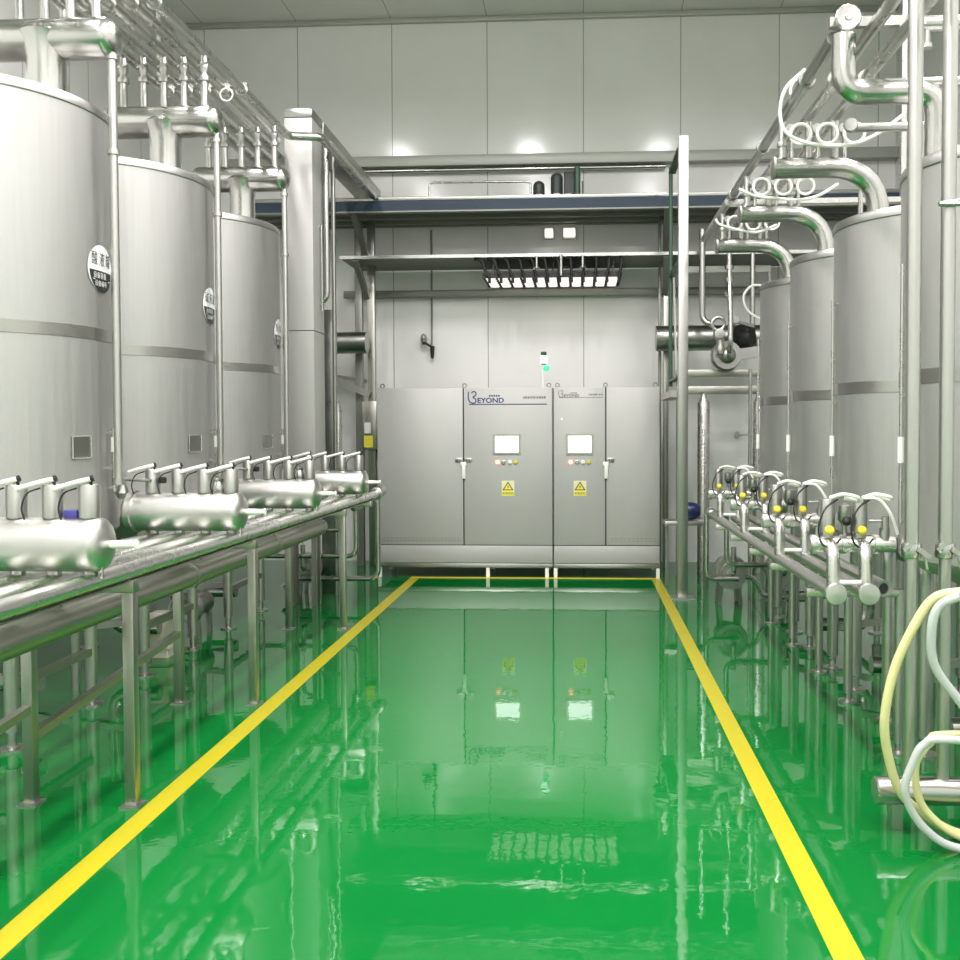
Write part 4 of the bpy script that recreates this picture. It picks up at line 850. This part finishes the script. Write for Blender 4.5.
# ------------------------------------------------------------------ near uprights, foot header, hoses
t = thing('foot_header', 'short fat horizontal pipe near the floor under the two upright pipes', 'pipe', (1.4, 3.65, 0.08))
b = BM(); lathe(b, [(0, 0), (0.045, 0), (0.052, 0.006), (0.052, 0.75), (0, 0.75)], (1.105, 3.65, 0.142), (1, 0, 0), 32); obj('pipe', b, 'polished', t)
for x in (1.18, 1.55, 1.75):
    b = BM(); box(b, x - 0.02, x + 0.02, 3.62, 3.68, 0, 0.10); obj('foot', b, 'steel', t)
for x, lb in ((1.232, 'left of the two tall upright pipes at the right edge'), (1.355, 'right of the two tall upright pipes at the right edge')):
    t = thing('upright_pipe', lb, 'pipe', (x, 3.65, 0.19), 'upright pipes at the right edge')
    b = BM(); cyl(b, (x, 3.65, 0.185), (x, 3.65, 1.05), 0.0225, 20); obj('lower_pipe', b, 'satin', t)
    b = BM(); cyl(b, (x, 3.65, 1.05), (x, 3.65, 5.0), 0.0265, 20); obj('upper_pipe', b, 'satin', t)
    b = BM(); lathe(b, [(0.026, -0.03), (0.036, -0.026), (0.04, 0), (0.036, 0.026), (0.026, 0.03)], (x, 3.65, 1.05), seg=20); cl = obj('clamp', b, 'polished', t)
    b = BM(); bar(b, (x + 0.01, 3.60, 1.06), (x + 0.05, 3.60, 1.03), 0.018, 0.018); cyl(b, (x + 0.03, 3.60, 1.05), (x + 0.04, 3.60, 0.985), 0.006, 8); bar(b, (x - 0.04, 3.61, 1.055), (x - 0.01, 3.60, 1.085), 0.014, 0.014); obj('wing_nut', b, 'satin', cl)
b = BM(); tube(b, [(1.70, 3.66, 2.40), (1.31, 3.62, 2.325)], 0.009, 8); tube(b, [(1.31, 3.62, 2.325), (1.70, 3.60, 2.32)], 0.009, 8)
solo('pipe_bracket', b, 'steel', 'thin V shaped bracket on the right upright pipe', 'bracket')
def hose(pts, r, m, lb, ends=None):
    t = thing('water_hose', lb, 'hose', pts[-1], 'water hoses at the right edge')
    b = BM(); tube(b, smooth_path(pts, 8), r, 14); obj('hose', b, m, t)
    if ends:
        b = BM(); d = (Vector(pts[1]) - Vector(pts[0])).normalized(); p = Vector(pts[0]); q = Vector(pts[1])
        m_ = p.lerp(q, ends); lathe(b, [(0, -0.005), (r + 0.004, -0.005), (r + 0.004, 0.02), (r + 0.001, 0.022), (r + 0.001, 0.035), (r + 0.004, 0.037), (r + 0.004, 0.055), (0, 0.055)], m_, d, 14); obj('hose_coupling', b, 'polished', t)
hose([(1.88, 3.40, 0.90), (1.4, 3.4, 0.945), (1.32, 3.41, 0.935), (1.24, 3.43, 0.91), (1.18, 3.44, 0.82), (1.11, 3.45, 0.65), (1.08, 3.46, 0.46), (1.11, 3.49, 0.30), (1.16, 3.51, 0.18), (1.26, 3.53, 0.09), (1.37, 3.54, 0.03), (1.5, 3.54, 0.019), (1.8, 3.54, 0.019)], 0.0165, 'yellow_hose', 'pale yellow hose in a large loop before the upright pipes')
hose([(1.88, 3.44, 0.42), (1.32, 3.482, 0.41), (1.25, 3.482, 0.38), (1.2, 3.48, 0.31), (1.2, 3.48, 0.22), (1.23, 3.48, 0.14), (1.31, 3.48, 0.065), (1.40, 3.49, 0.025), (1.52, 3.49, 0.017), (1.8, 3.49, 0.017)], 0.014, 'yellow_hose', 'pale yellow hose in the small inner loop, behind the clear one', 0.85)
hose([(1.88, 3.38, 0.85), (1.38, 3.35, 0.945), (1.3, 3.37, 0.925), (1.24, 3.39, 0.885), (1.22, 3.4, 0.8), (1.24, 3.42, 0.67), (1.34, 3.42, 0.53), (1.46, 3.42, 0.38), (1.62, 3.42, 0.25), (1.88, 3.41, 0.2)], 0.016, 'clear_hose', 'clear bluish hose curving down beside the right upright pipe')
hose([(1.88, 3.38, 0.38), (1.3, 3.39, 0.42), (1.2, 3.4, 0.40), (1.16, 3.41, 0.32), (1.14, 3.42, 0.23), (1.18, 3.43, 0.13), (1.26, 3.43, 0.05), (1.35, 3.43, 0.018), (1.48, 3.43, 0.016), (1.8, 3.43, 0.016)], 0.0145, 'clear_hose', 'clear bluish hose in the small loop touching the floor', 0.85)
t = thing('hose_stand', 'steel post with hose hooks beyond the right picture edge', 'stand', (1.91, 3.40, 0))
b = BM(); cyl(b, (1.91, 3.40, 0), (1.91, 3.40, 1.1), 0.03, 12); obj('post', b, 'steel', t)
b = BM(); box(b, 1.85, 1.97, 3.34, 3.46, 0, 0.01); obj('base', b, 'steel', t)

for o in bpy.data.objects:
    if '_o' in o: del o['_o']
